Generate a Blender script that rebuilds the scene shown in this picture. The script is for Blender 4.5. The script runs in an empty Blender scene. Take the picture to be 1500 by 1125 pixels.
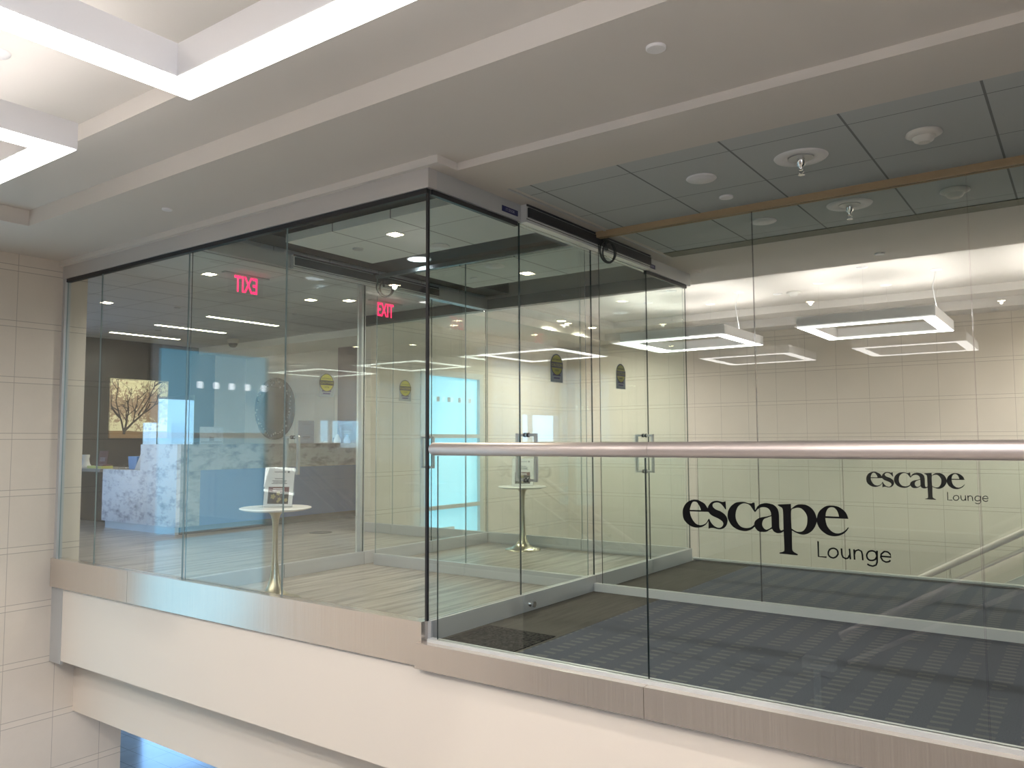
import bpy, bmesh, math, random
from mathutils import Vector, Matrix
random.seed(7)
C = bpy.context.scene.collection
S = bpy.context.scene
# ---------------------------------------------------------------- materials
def new_mat(name):
    m = bpy.data.materials.new(name); m.use_nodes = True
    nt = m.node_tree; nt.nodes.clear()
    out = nt.nodes.new('ShaderNodeOutputMaterial')
    return m, nt, out
def pbsdf(nt, out, col=(.8,.8,.8), rough=.5, metal=0., emit=None, es=0., spec=.5, trans=0.):
    b = nt.nodes.new('ShaderNodeBsdfPrincipled')
    b.inputs['Base Color'].default_value = (*col, 1); b.inputs['Roughness'].default_value = rough
    b.inputs['Metallic'].default_value = metal; b.inputs['Specular IOR Level'].default_value = spec
    b.inputs['Transmission Weight'].default_value = trans
    if emit: b.inputs['Emission Color'].default_value = (*emit, 1); b.inputs['Emission Strength'].default_value = es
    nt.links.new(b.outputs[0], out.inputs[0]); return b
def simple(name, col, rough=.5, metal=0., emit=None, es=0., spec=.5, noise=0., nscale=8., bump=0.):
    m, nt, out = new_mat(name); b = pbsdf(nt, out, col, rough, metal, emit, es, spec)
    if noise or bump:
        tc = nt.nodes.new('ShaderNodeTexCoord'); n = nt.nodes.new('ShaderNodeTexNoise')
        n.inputs['Scale'].default_value = nscale; n.inputs['Detail'].default_value = 5
        nt.links.new(tc.outputs['Object'], n.inputs['Vector'])
        if noise:
            mx = nt.nodes.new('ShaderNodeMix'); mx.data_type = 'RGBA'
            mx.inputs[6].default_value = (*[c*(1-noise) for c in col], 1); mx.inputs[7].default_value = (*[min(1, c*(1+noise)) for c in col], 1)
            nt.links.new(n.outputs['Fac'], mx.inputs[0]); nt.links.new(mx.outputs[2], b.inputs['Base Color'])
        if bump:
            bp = nt.nodes.new('ShaderNodeBump'); bp.inputs['Strength'].default_value = bump; bp.inputs['Distance'].default_value = .002
            nt.links.new(n.outputs['Fac'], bp.inputs['Height']); nt.links.new(bp.outputs[0], b.inputs['Normal'])
    return m
class NB:                                   # tiny node maths helper
    def __init__(s, nt):
        s.nt = nt; g = nt.nodes.new('ShaderNodeNewGeometry'); sp = nt.nodes.new('ShaderNodeSeparateXYZ')
        nt.links.new(g.outputs['Position'], sp.inputs[0]); s.pos = g.outputs['Position']; s.X, s.Y, s.Z = sp.outputs; s.back = g.outputs['Backfacing']
    def m(s, op, a, b=0., c=None):
        n = s.nt.nodes.new('ShaderNodeMath'); n.operation = op
        for i, v in enumerate((a, b) if c is None else (a, b, c)):
            if isinstance(v, (int, float)): n.inputs[i].default_value = v
            else: s.nt.links.new(v, n.inputs[i])
        return n.outputs[0]
    def line(s, v, off, pitch, w):          # 1 within w of each off + k*pitch
        f = s.m('FRACT', s.m('ADD', s.m('DIVIDE', s.m('SUBTRACT', v, off), pitch), 100.5))
        return s.m('LESS_THAN', s.m('ABSOLUTE', s.m('SUBTRACT', f, .5)), w*.5/pitch)
    def mix(s, fac, a, b):
        n = s.nt.nodes.new('ShaderNodeMix'); n.data_type = 'RGBA'
        for i, v in ((0, fac), (6, a), (7, b)):
            if isinstance(v, tuple): n.inputs[i].default_value = (*v, 1)
            elif isinstance(v, (int, float)): n.inputs[i].default_value = v
            else: s.nt.links.new(v, n.inputs[i])
        return n.outputs[2]
    def noise(s, scale, detail=4, vec=None, sc3=None, out='Fac', rough=.5):
        n = s.nt.nodes.new('ShaderNodeTexNoise'); n.inputs['Scale'].default_value = scale; n.inputs['Detail'].default_value = detail; n.inputs['Roughness'].default_value = rough
        v = vec or s.pos
        if sc3:
            mp = s.nt.nodes.new('ShaderNodeMapping'); mp.inputs['Scale'].default_value = sc3; s.nt.links.new(v, mp.inputs[0]); v = mp.outputs[0]
        s.nt.links.new(v, n.inputs['Vector']); return n.outputs[out]
    def ramp(s, fac, stops):
        n = s.nt.nodes.new('ShaderNodeValToRGB'); e = n.color_ramp.elements
        while len(e) < len(stops): e.new(.5)
        for k, (p, c) in enumerate(stops): e[k].position = p; e[k].color = (*c, 1)
        s.nt.links.new(fac, n.inputs[0]); return n.outputs[0]
def tile_mat(name, axis, off, pitch, base=(.64,.575,.49)):
    m, nt, out = new_mat(name); b = pbsdf(nt, out, base, .42, spec=.35); k = NB(nt)
    h = k.X if axis == 'X' else k.Y
    l = k.m('MAXIMUM', k.line(k.Z, 1.648, .4865, .0055), k.line(k.Z, 1.700, .4865, .0055))
    l = k.m('MAXIMUM', l, k.line(h, off, pitch, .0045))
    band = k.line(k.Z, 1.674, .4865, .05)
    n = k.noise(3.2, 6, rough=.65); fine = k.noise(60, 3)
    c = k.mix(n, tuple(v*.93 for v in base), tuple(min(1, v*1.06) for v in base))
    c = k.mix(k.m('MULTIPLY', fine, .12), c, tuple(v*.75 for v in base))
    c = k.mix(k.m('MULTIPLY', band, .25), c, tuple(min(1, v*1.1) for v in base))
    c = k.mix(k.m('MULTIPLY', l, .62), c, tuple(v*.36 for v in base))
    nt.links.new(c, b.inputs['Base Color']); return m
def act_mat(name, ox, oy, px=.612, py=.62, col=(.48,.505,.50)):
    m, nt, out = new_mat(name); b = pbsdf(nt, out, col, .85, spec=.2); k = NB(nt)
    l = k.m('MAXIMUM', k.line(k.X, ox, px, .012), k.line(k.Y, oy, py, .007))
    f = k.noise(220, 2); c = k.mix(k.m('MULTIPLY', f, .3), col, tuple(v*.85 for v in col))
    c = k.mix(k.m('MULTIPLY', l, .72), c, (.10,.10,.10))
    nt.links.new(c, b.inputs['Base Color']); return m
def glass_mat(name, tint=(.962,.988,.972), boost=1.0, rough=0.):
    m, nt, out = new_mat(name); k = NB(nt)
    ior = k.m('SUBTRACT', 1.52, k.m('MULTIPLY', k.back, 1.52-1/1.52))
    fr = nt.nodes.new('ShaderNodeFresnel'); nt.links.new(ior, fr.inputs[0])
    fac = k.m('MINIMUM', k.m('MULTIPLY', fr.outputs[0], boost), 1.)
    t = nt.nodes.new('ShaderNodeBsdfTransparent'); t.inputs[0].default_value = (*tint, 1)
    g = nt.nodes.new('ShaderNodeBsdfGlossy'); g.inputs['Roughness'].default_value = rough; g.inputs[0].default_value = (1,1,1,1)
    mx = nt.nodes.new('ShaderNodeMixShader'); nt.links.new(fac, mx.inputs[0]); nt.links.new(t.outputs[0], mx.inputs[1]); nt.links.new(g.outputs[0], mx.inputs[2])
    nt.links.new(mx.outputs[0], out.inputs[0]); return m
def brushed(name, col, rough=.2, vertical=True, amt=.06, metal=1.):
    m, nt, out = new_mat(name); b = pbsdf(nt, out, col, rough, metal); k = NB(nt)
    n = k.noise(1., 4, sc3=(140, 140, 1.5) if vertical else (1.5, 1.5, 160))
    nt.links.new(k.mix(n, tuple(v*(1-amt) for v in col), tuple(min(1, v*(1+amt)) for v in col)), b.inputs['Base Color'])
    nt.links.new(k.m('ADD', k.m('MULTIPLY', n, .12), rough-.06), b.inputs['Roughness'])
    b.inputs['Anisotropic'].default_value = .0
    return m
M = {}
M['tile_left'] = tile_mat('stone tile on left wall', 'Y', -.395, .415)
M['tile_back'] = tile_mat('stone tile on back wall', 'X', .599, .4345)
M['paint'] = simple('warm white ceiling paint', (.60,.565,.52), .75, spec=.25, noise=.012, nscale=2)
M['white'] = simple('white drywall', (.66,.65,.61), .7, spec=.25, noise=.02, nscale=3)
M['cream'] = simple('cream fascia paint', (.67,.60,.52), .6, spec=.3, noise=.01, nscale=1.5)
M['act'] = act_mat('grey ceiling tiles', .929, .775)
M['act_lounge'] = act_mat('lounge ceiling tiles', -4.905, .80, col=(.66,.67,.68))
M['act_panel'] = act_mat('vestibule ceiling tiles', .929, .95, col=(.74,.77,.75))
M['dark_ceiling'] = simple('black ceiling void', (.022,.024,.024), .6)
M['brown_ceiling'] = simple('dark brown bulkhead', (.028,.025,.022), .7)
M['glass'] = glass_mat('clear green glass')
M['glass_guard'] = glass_mat('guard glass', (.962,.99,.968))
M['edge'] = simple('dark glass edge', (.012,.03,.03), .15)
M['edge_mid'] = simple('grey green glass edge', (.22,.29,.29), .2)
M['edge_light'] = simple('pale glass edge', (.30,.42,.40), .2)
M['steel'] = brushed('brushed stainless cladding', (.66,.59,.525), .22, True, .12, .75)
M['rail_steel'] = simple('satin stainless tube', (.64,.565,.53), .42, .8)
M['alu'] = simple('satin aluminium', (.50,.51,.51), .38, .45, noise=.02, nscale=3)
M['alu_light'] = simple('pale aluminium rail', (.62,.63,.62), .35, .35)
M['header'] = simple('clear anodised header', (.56,.54,.52), .35, .35, noise=.02, nscale=3)
M['header_dark'] = simple('grey painted header', (.10,.115,.115), .5)
M['olive_trim'] = simple('dark olive edge trim', (.13,.13,.085), .6)
M['chrome'] = simple('polished chrome', (.75,.75,.75), .08, 1.)
M['handle'] = simple('brushed nickel', (.45,.44,.42), .28, 1.)
M['black'] = simple('black rubber', (.01,.01,.012), .4)
M['black_vinyl'] = simple('black vinyl lettering', (.004,.004,.004), .8, spec=.08)
M['brass'] = simple('brushed brass', (.46,.41,.30), .3, .9, noise=.04, nscale=20)
M['white_gloss'] = simple('white lacquer', (.75,.75,.72), .2)
M['plastic'] = simple('white plastic', (.62,.60,.55), .4)
M['shade'] = simple('white fixture enamel', (.72,.71,.71), .45)
M['led'] = simple('lit diffuser', (1,1,1), .5, emit=(1,.95,.93), es=3.6)
M['led_up'] = simple('lit upward diffuser', (1,1,1), .5, emit=(1,.95,.94), es=7.5)
M['glow_square'] = simple('glowing square decal', (1,1,1), .4, emit=(.75,.88,1), es=2.2)  # glow added to the decals so they read white in the glass
M['hall'] = simple('shadowed hall wall', (.16,.145,.13), .7)  # dimness of the hall put into the colour, keeps glass reflections dark
M['can'] = simple('lit downlight', (1,1,1), .5, emit=(1,.78,.52), es=22)
M['strip'] = simple('lit linear slot', (1,1,1), .5, emit=(1,.90,.66), es=9)
M['exit_red'] = simple('red lit letters', (.8,.0,.05), .4, emit=(1,.012,.09), es=1.5)
M['trimwood'] = simple('tan painted trim', (.36,.26,.15), .6, noise=.08, nscale=9)
M['navy'] = simple('navy label', (.012,.012,.08), .4)
M['paleprint'] = simple('pale print', (.35,.35,.42), .5)
M['yellow'] = simple('backlit yellow sticker', (.20,.21,.012), .5)  # backlit darkness put into the sticker colour
M['backlit_sticker'] = simple('backlit sticker base', (.13,.17,.19), .5)  # darkened in the colour too, as seen against the light
M['paper'] = simple('white paper', (.78,.76,.74), .7)
M['ink'] = simple('grey ink', (.2,.2,.2), .7)
M['maroon'] = simple('maroon card', (.13,.035,.04), .5)
M['photo_dark'] = simple('dark food photograph', (.035,.028,.025), .5, noise=.5, nscale=60)
M['olive'] = simple('yellow blossom', (.30,.26,.12), .6)
M['acrylic'] = glass_mat('acrylic sheet', (.97,.98,.985))
M['blue_bin'] = simple('blue plastic', (.05,.22,.55), .4)
M['limepaper'] = simple('lime paper', (.62,.62,.16), .6)
M['conc'] = simple('dark kick paint', (.14,.13,.12), .7)
M['bronze'] = simple('dark bronze relief', (.04,.044,.044), .4, .2, noise=.6, nscale=14, bump=.6)
M['cardphoto'] = simple('pale landscape print', (.38,.42,.45), .5, noise=.35, nscale=30)
M['cord'] = simple('black cable', (.008,.008,.008), .5)
# frosted daylight panes
def frosted():
    m, nt, out = new_mat('frosted daylight pane'); b = pbsdf(nt, out, (.5,.7,.8), .25); k = NB(nt)
    n = k.noise(1.3, 2); c = k.mix(n, (.13,.50,.76), (.22,.62,.88))
    nt.links.new(c, b.inputs['Emission Color']); b.inputs['Emission Strength'].default_value = .62; return m
M['frost'] = frosted()
def wood_floor():
    m, nt, out = new_mat('grey oak planks'); b = pbsdf(nt, out, (.4,.36,.3), .34, spec=.5); k = NB(nt)
    wd = .155; row = k.m('FLOOR', k.m('DIVIDE', k.X, wd))
    wn = nt.nodes.new('ShaderNodeTexWhiteNoise'); wn.noise_dimensions = '1D'; nt.links.new(row, wn.inputs['W'])
    yy = k.m('ADD', k.Y, k.m('MULTIPLY', wn.outputs['Value'], 1.2))
    seam = k.m('MAXIMUM', k.line(k.X, 0., wd, .0035), k.line(yy, 0., 1.2, .004))
    cell = k.m('ADD', k.m('MULTIPLY', row, 7.3), k.m('FLOOR', k.m('DIVIDE', yy, 1.2)))
    w2 = nt.nodes.new('ShaderNodeTexWhiteNoise'); w2.noise_dimensions = '1D'; nt.links.new(cell, w2.inputs['W'])
    g = k.noise(1., 6, sc3=(15, 1.1, 1), rough=.65); g2 = k.noise(1., 3, sc3=(6, .8, 1))
    c = k.ramp(g, [(.36,(.06,.048,.037)),(.45,(.16,.14,.113)),(.54,(.29,.262,.222)),(.70,(.40,.366,.315))])
    c = k.mix(k.m('MULTIPLY', g2, .25), c, (.34,.315,.275))
    c = k.mix(k.m('MULTIPLY', w2.outputs['Value'], .35), c, (.24,.21,.175))
    c = k.mix(k.m('MULTIPLY', seam, .8), c, (.10,.085,.07))
    nt.links.new(c, b.inputs['Base Color']); return m
M['wood_floor'] = wood_floor()
def carpet(name, kind):
    m, nt, out = new_mat(name); b = pbsdf(nt, out, (.04,.042,.05), .95, spec=.1); k = NB(nt)
    f = k.noise(160, 3); st = k.noise(1., 3, sc3=(30, 3, 1))
    if kind == 'main':
        c = k.mix(f, (.044,.049,.064), (.118,.128,.160))
        w = k.noise(14, 2); col = k.line(k.m('ADD', k.X, k.m('MULTIPLY', w, .02)), 2.10, .155, .075); row = k.line(k.m('ADD', k.Y, k.m('MULTIPLY', w, .02)), 0., .07, .028)
        d = k.m('MULTIPLY', col, row); d = k.m('MULTIPLY', d, k.m('GREATER_THAN', k.noise(1.7, 2), .36))
        c = k.mix(k.m('MULTIPLY', d, .5), c, (.20,.19,.175))
        big = k.noise(1., 2, sc3=(3.2, .4, 1)); c = k.mix(k.m('MULTIPLY', big, .5), c, (.085,.088,.105))
    elif kind == 'mat':
        c = k.mix(k.m('MULTIPLY', k.m('ADD', f, st), .5), (.032,.030,.026), (.14,.13,.115))
    else:
        c = k.mix(k.m('GREATER_THAN', k.noise(70, 3), .52), (.006,.006,.007), (.045,.043,.038))
    nt.links.new(c, b.inputs['Base Color'])
    bp = nt.nodes.new('ShaderNodeBump'); bp.inputs['Strength'].default_value = .4; bp.inputs['Distance'].default_value = .003
    nt.links.new(f, bp.inputs['Height']); nt.links.new(bp.outputs[0], b.inputs['Normal']); return m
M['carpet'] = carpet('patterned grey carpet', 'main'); M['carpet_mat'] = carpet('brown grey walk-off carpet', 'mat'); M['carpet_dark'] = carpet('black scraper carpet', 'dark')
def marble(name, a, bcol, vein):
    m, nt, out = new_mat(name); b = pbsdf(nt, out, a, .3); k = NB(nt)
    n = k.noise(1., 9, sc3=(5.5, 5.5, 11.0), rough=.66); n2 = k.noise(1., 5, sc3=(.9, .9, 2.2))
    c = k.ramp(n, [(.30, vein), (.41, bcol), (.53, a), (.9, a)])
    c = k.mix(k.m('MULTIPLY', n2, .22), c, bcol); nt.links.new(c, b.inputs['Base Color']); return m
M['marble'] = marble('clouded marble lit copy', (.84,.83,.86), (.45,.44,.50), (.12,.11,.15))  # lighter copy for the desk end; daylight on it put into the colour
M['marble_shaded'] = marble('clouded marble shaded copy', (.40,.38,.345), (.24,.225,.20), (.085,.08,.07))  # darker copy of the same marble for the less lit front and top
M['desk_blue'] = simple('slate blue laminate', (.13,.185,.34), .4, noise=.03, nscale=3)
def dark_wood():
    m, nt, out = new_mat('dark veneer panels'); b = pbsdf(nt, out, (.05,.045,.035), .45); k = NB(nt)
    g = k.noise(1., 5, sc3=(30, 30, 1.2)); c = k.mix(g, (.009,.0085,.006), (.034,.031,.022))
    s = k.m('MAXIMUM', k.line(k.Y, 3.12, .95, .006), k.line(k.Z, 2.06, 1.0, .006))
    c = k.mix(k.m('MULTIPLY', s, .8), c, (.006,.006,.005)); nt.links.new(c, b.inputs['Base Color']); return m
M['dark_wood'] = dark_wood()
M['purple'] = simple('plum brown column', (.16,.12,.15), .35, noise=.05, nscale=3)
M['counter'] = simple('brown stone counter', (.20,.18,.15), .3, noise=.2, nscale=20)
M['tinted_recess'] = simple('dark recess with blue reflection tint', (.055,.085,.115), .5, noise=.06, nscale=2)  # dark recess; blue of the reflected window put into its colour
def stone_floor():
    m, nt, out = new_mat('polished stone floor'); b = pbsdf(nt, out, (.5,.47,.42), .16, spec=.5); k = NB(nt)
    l = k.m('MAXIMUM', k.line(k.X, 0., .61, .008), k.line(k.Y, 0., .305, .008)); n = k.noise(3, 5)
    c = k.mix(n, (.34,.31,.28), (.50,.46,.42)); c = k.mix(k.m('MULTIPLY', l, .8), c, (.12,.11,.10))
    nt.links.new(c, b.inputs['Base Color']); return m
M['stone_floor'] = stone_floor()
def tree_print():
    m, nt, out = new_mat('autumn tree print'); b = pbsdf(nt, out, (.6,.6,.4), .5); k = NB(nt)
    sky = k.mix(k.noise(2.5, 3), (.50,.44,.24), (.72,.68,.42))
    leaf = k.noise(22, 6, rough=.8); area = k.noise(2.2, 2)
    hz = k.m('SUBTRACT', 1., k.m('MULTIPLY', k.m('ABSOLUTE', k.m('SUBTRACT', k.Z, 1.70)), 1.7))
    lf = k.m('GREATER_THAN', k.m('ADD', leaf, k.m('MULTIPLY', k.m('MULTIPLY', hz, area), .5)), .66)
    c = k.mix(k.m('MULTIPLY', lf, .8), sky, (.20,.10,.06))
    gr = k.m('LESS_THAN', k.m('ADD', k.Z, k.m('MULTIPLY', k.noise(3, 2), .06)), 1.34)
    c = k.mix(gr, c, k.mix(k.noise(9, 3), (.24,.13,.04), (.13,.09,.05)))
    nt.links.new(c, b.inputs['Base Color']); nt.links.new(c, b.inputs['Emission Color']); b.inputs['Emission Strength'].default_value = .22; return m  # faint glow added to lift the print, which is no lamp
M['tree_print'] = tree_print()
M['mirror_dark'] = simple('dark mirror glass', (.02,.024,.022), .3)
M['bark'] = simple('printed bark', (.04,.03,.025), .6)
# ---------------------------------------------------------------- mesh helpers
ORG = {}
class MB:
    def __init__(s): s.v = []; s.f = []; s.mi = []; s.sm = []
    def _add(s, vs, fs, mi=0, sm=False):
        o = len(s.v); s.v += [tuple(v) for v in vs]; s.f += [tuple(i+o for i in f) for f in fs]
        s.mi += ([mi]*len(fs) if isinstance(mi, int) else list(mi)); s.sm += [sm]*len(fs); return s
    def box(s, x0, x1, y0, y1, z0, z1, mi=0, edge=None, axis=None):
        x0, x1 = sorted((x0, x1)); y0, y1 = sorted((y0, y1)); z0, z1 = sorted((z0, z1))
        vs = [(x,y,z) for z in (z0,z1) for y in (y0,y1) for x in (x0,x1)]
        fs = [(0,2,3,1),(4,5,7,6),(0,1,5,4),(2,6,7,3),(0,4,6,2),(1,3,7,5)]       # -z +z -y +y -x +x
        if edge is not None:
            big = {'X':(4,5),'Y':(2,3),'Z':(0,1)}[axis]; mi = [mi if i in big else edge for i in range(6)]
        return s._add(vs, fs, mi)
    def tube(s, pts, r, n=12, mi=0, cap=True, closed=False):
        pts = [Vector(p) for p in pts]; rs = r if isinstance(r, (list, tuple)) else [r]*len(pts)
        rings = []; prev = None; N = len(pts)
        for i, p in enumerate(pts):
            a = pts[(i-1) % N] if (closed or i) else p; b = pts[(i+1) % N] if (closed or i < N-1) else p
            t = (b-a).normalized()
            if prev is None: u = t.orthogonal().normalized()
            else: u = (prev - t*prev.dot(t)).normalized()
            prev = u; w = t.cross(u)
            rings.append([p + (u*math.cos(2*math.pi*k/n) + w*math.sin(2*math.pi*k/n))*rs[i] for k in range(n)])
        vs = [v for rg in rings for v in rg]; fs = []
        for i in range(N if closed else N-1):
            for k in range(n):
                j = (i+1) % N; fs.append((i*n+k, i*n+(k+1)%n, j*n+(k+1)%n, j*n+k))
        s._add(vs, fs, mi, True)
        if cap and not closed: s._add(vs[:n], [tuple(reversed(range(n)))], mi); s._add(vs[-n:], [tuple(range(n))], mi)
        return s
    def lathe(s, prof, c, n=40, mi=0, axis='Z', flip=1):
        vs = []; cx, cy, cz = c
        for r, h in prof:
            for k in range(n):
                a = 2*math.pi*k/n; q = (r*math.cos(a), r*math.sin(a))
                vs.append((cx+q[0], cy+q[1], cz+h*flip) if axis == 'Z' else (cx+q[0], cy+h*flip, cz+q[1]) if axis == 'Y' else (cx+h*flip, cy+q[0], cz+q[1]))
        fs = [(i*n+k, i*n+(k+1)%n, (i+1)*n+(k+1)%n, (i+1)*n+k) for i in range(len(prof)-1) for k in range(n)]
        s._add(vs, fs, mi, True)
        s._add(vs[:n], [tuple(reversed(range(n)))], mi); s._add(vs[-n:], [tuple(range(n))], mi); return s
    def poly(s, pts, mi=0): return s._add(pts, [tuple(range(len(pts)))], mi)
    def prism(s, pts, d, mi=0):             # planar outline extruded by vector d
        n = len(pts); q = [Vector(p) for p in pts]; q += [p+Vector(d) for p in q]
        return s._add(q, [tuple(reversed(range(n))), tuple(range(n, 2*n))] + [(i, (i+1)%n, n+(i+1)%n, n+i) for i in range(n)], mi)
    def rot(s, ang, piv, axis='Z', start=0):
        R = Matrix.Rotation(ang, 3, axis); p = Vector(piv)
        s.v[start:] = [tuple(R @ (Vector(v)-p) + p) for v in s.v[start:]]; return s
    def build(s, name, mats, parent=None, bevel=0., origin=None):
        me = bpy.data.meshes.new(name)
        if parent is not None: O = ORG[parent.name]
        elif origin is not None: O = Vector(origin)
        else:
            xs, ys, zs = zip(*s.v); O = Vector(((min(xs)+max(xs))/2, (min(ys)+max(ys))/2, min(zs)))
        me.from_pydata([tuple(Vector(v)-O) for v in s.v], [], s.f); me.update()
        if not isinstance(mats, (list, tuple)): mats = [mats]
        for m in mats: me.materials.append(M[m] if isinstance(m, str) else m)
        for p, mi, sm in zip(me.polygons, s.mi, s.sm): p.material_index = mi; p.use_smooth = sm
        bm = bmesh.new(); bm.from_mesh(me); bmesh.ops.recalc_face_normals(bm, faces=bm.faces); bm.to_mesh(me); bm.free()
        o = bpy.data.objects.new(name, me); C.objects.link(o)
        if parent is not None: o.parent = parent
        else: o.location = O
        ORG[o.name] = O
        if bevel:
            b = o.modifiers.new('bevel', 'BEVEL'); b.width = bevel; b.segments = 2; b.limit_method = 'ANGLE'
        return o
def tag(o, label=None, cat=None, group=None, kind=None):
    if label: o['label'] = label
    if cat: o['category'] = cat
    if group: o['group'] = group
    if kind: o['kind'] = kind
    return o
def thing(name, loc, label, cat, group=None):
    o = bpy.data.objects.new(name, None); C.objects.link(o); o.location = loc; o.empty_display_size = .1
    ORG[o.name] = Vector(loc); return tag(o, label, cat, group)
def copy_thing(src, delta, label, group=None, rotz=0.):
    def cp(o, par):
        c = o.copy(); C.objects.link(c)
        if par is not None: c.parent = par
        for ch in [x for x in C.objects if x.parent == o]: cp(ch, c)
        return c
    c = cp(src, None); c.location = Vector(src.location) + Vector(delta); c.rotation_euler.z = src.rotation_euler.z + rotz
    ORG[c.name] = Vector(c.location); c['label'] = label
    if group: c['group'] = group
    return c
def struct(mb, name, mats, **k): o = mb.build(name, mats, **k); o['kind'] = 'structure'; return o
def sbox(name, mat, *a, **k): return struct(MB().box(*a), name, mat, **k)
def text_obj(name, txt, parent, mat, center, xdir, width=None, height=None, depth=.001, bold=0.):
    cu = bpy.data.curves.new('t', 'FONT'); cu.body = txt; cu.align_x = 'CENTER'; cu.align_y = 'CENTER'; cu.extrude = .01; cu.offset = bold; cu.resolution_u = 3
    ob = bpy.data.objects.new('t', cu); C.objects.link(ob); dg = bpy.context.evaluated_depsgraph_get(); dg.update()
    me = bpy.data.meshes.new_from_object(ob.evaluated_get(dg)); bpy.data.objects.remove(ob)
    xs = [v.co.x for v in me.vertices]; ys = [v.co.y for v in me.vertices]
    w = max(xs)-min(xs); h = max(ys)-min(ys); cx = (max(xs)+min(xs))/2; cy = (max(ys)+min(ys))/2
    sx = (width/w) if width else height/h; sy = (height/h) if height else sx
    X = Vector(xdir).normalized(); Z = Vector((0,0,1)); N = X.cross(Z); cen = Vector(center)
    mb = MB(); mb._add([cen + X*((v.co.x-cx)*sx) + Z*((v.co.y-cy)*sy) - N*(-v.co.z/.01*depth) for v in me.vertices], [tuple(p.vertices) for p in me.polygons])
    bpy.data.meshes.remove(me)
    return mb.build(name, mat, parent)
# ---------------------------------------------------------------- key dimensions (metres)
XL, XR = -4.405, 4.25          # left wall, right wall
YB = 8.6                      # back wall of the far atrium
D, MID, V = 3.70, 1.857, 2.416   # bridge depth, mid partition, vestibule length
BR, HD, Z1, Z2, Z3, Z4 = .115, 2.61, 2.725, 2.771, 2.89, 2.99
# ---------------------------------------------------------------- setting: walls
mb = MB()                                                   # left wall, near part with its window opening
w0, w1 = -2.30, -.83
mb.box(XL-.2, XL, -7.2, w0, -3.6, 3.15); mb.box(XL-.2, XL, w1, .2, -1.55, 3.0); mb.box(XL-.2, XL, w1, .64, -3.6, -1.55)
mb.box(XL-.2, XL, .2, .64, -1.55, -1.26); mb.box(XL-.2, XL, w0, w1, 2.16, 3.0)
struct(mb, 'wall_left', 'tile_left')
mb = MB(); a0, a1 = 4.765, 6.165
mb.box(XL-.2, XL, D+.12, a0, -3.6, 3.0); mb.box(XL-.2, XL, a1, YB+.2, -3.6, 3.0); mb.box(XL-.2, XL, a0, a1, 2.14, 3.0)
struct(mb, 'wall_left', 'tile_left')
sbox('wall_back', 'tile_back', XL-.2, XR+.2, YB, YB+.2, -3.6, 3.0)
mb = MB(); v0, v1 = 7.0, 8.2
mb.box(XR, XR+.2, -7.2, -6.5, -3.6, 3.0); mb.box(XR, XR+.2, -2.5, 0, -3.6, 3.0); mb.box(XR, XR+.2, -6.5, -2.5, -3.6, .6); mb.box(XR, XR+.2, -6.5, -2.5, 2.45, 3.0); mb.box(XR, XR+.2, D, v0, -3.6, 3.0); mb.box(XR, XR+.2, v1, YB+.2, -3.6, 3.0); mb.box(XR, XR+.2, v0, v1, -3.6, .95); mb.box(XR, XR+.2, v0, v1, 1.6, 3.0)
struct(mb, 'wall_right', 'tile_left')
sbox('wall_right', 'white', 7.0, 7.2, -.2, D+.2, -.2, 3.0)
mb = MB(); mb.box(XR+.2, 7, -.12, 0, -.1, 2.725); mb.box(XR+.2, 7, D, D+.12, -.1, 2.725); struct(mb, 'wall_right', 'white')
sbox('wall_front', 'hall', XL-.2, XR+.2, -7.4, -7.2, -3.6, 3.0)
f = MB()
for q in ((-6.5,-6.44,.6,2.45),(-2.56,-2.5,.6,2.45),(-4.53,-4.47,.6,2.45),(-6.5,-2.5,.6,.66),(-6.5,-2.5,2.39,2.45)): f.box(XR+.06, XR+.12, *q)
struct(f, 'fill_window', 'alu_light')  # unseen window added to throw daylight onto the ceiling fascias
def frost_window(name, y0, y1, top, bot, decals, dm):
    f = MB(); t = .085; xa, xb = XL-.08, XL+.012
    f.box(xa, xb, y0, y0+t, bot, top); f.box(xa, xb, y1-t, y1, bot, top); f.box(xa, xb, y0+t, y1-t, top-t, top)
    for z in (1.20, .19, -.85, -1.9): f.box(xa, xb, y0+t, y1-t, z-.028, z+.028)
    f.box(xa, xb, y0+t, y1-t, bot, bot+t)
    o = f.build(name, 'alu_light'); o['kind'] = 'structure'
    MB().box(XL-.05, XL-.04, y0+.02, y1-.02, bot+.02, top-.02).build('pane', 'frost', o)
    d = MB()
    for y in decals: d.box(XL-.04, XL-.038, y-.032, y+.032, 1.695, 1.765)
    d.build('square_decals', dm, o)
    return o
frost_window('window_1', a0, a1, 2.14, -3.0, [5.18, 5.42, 5.66, 5.9], 'alu')
frost_window('window_2', w0, w1, 2.16, -3.0, [-2.19, -1.98, -1.78, -1.59, -1.40], 'glow_square')
f = MB()
for q in ((v0,v0+.05,.95,1.6),(v1-.05,v1,.95,1.6),(v0,v1,.95,1.0),(v0,v1,1.55,1.6),(7.3,7.36,.95,1.6)): f.box(XR+.05, XR+.12, *q)
struct(f, 'window_3', 'alu_light')
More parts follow.
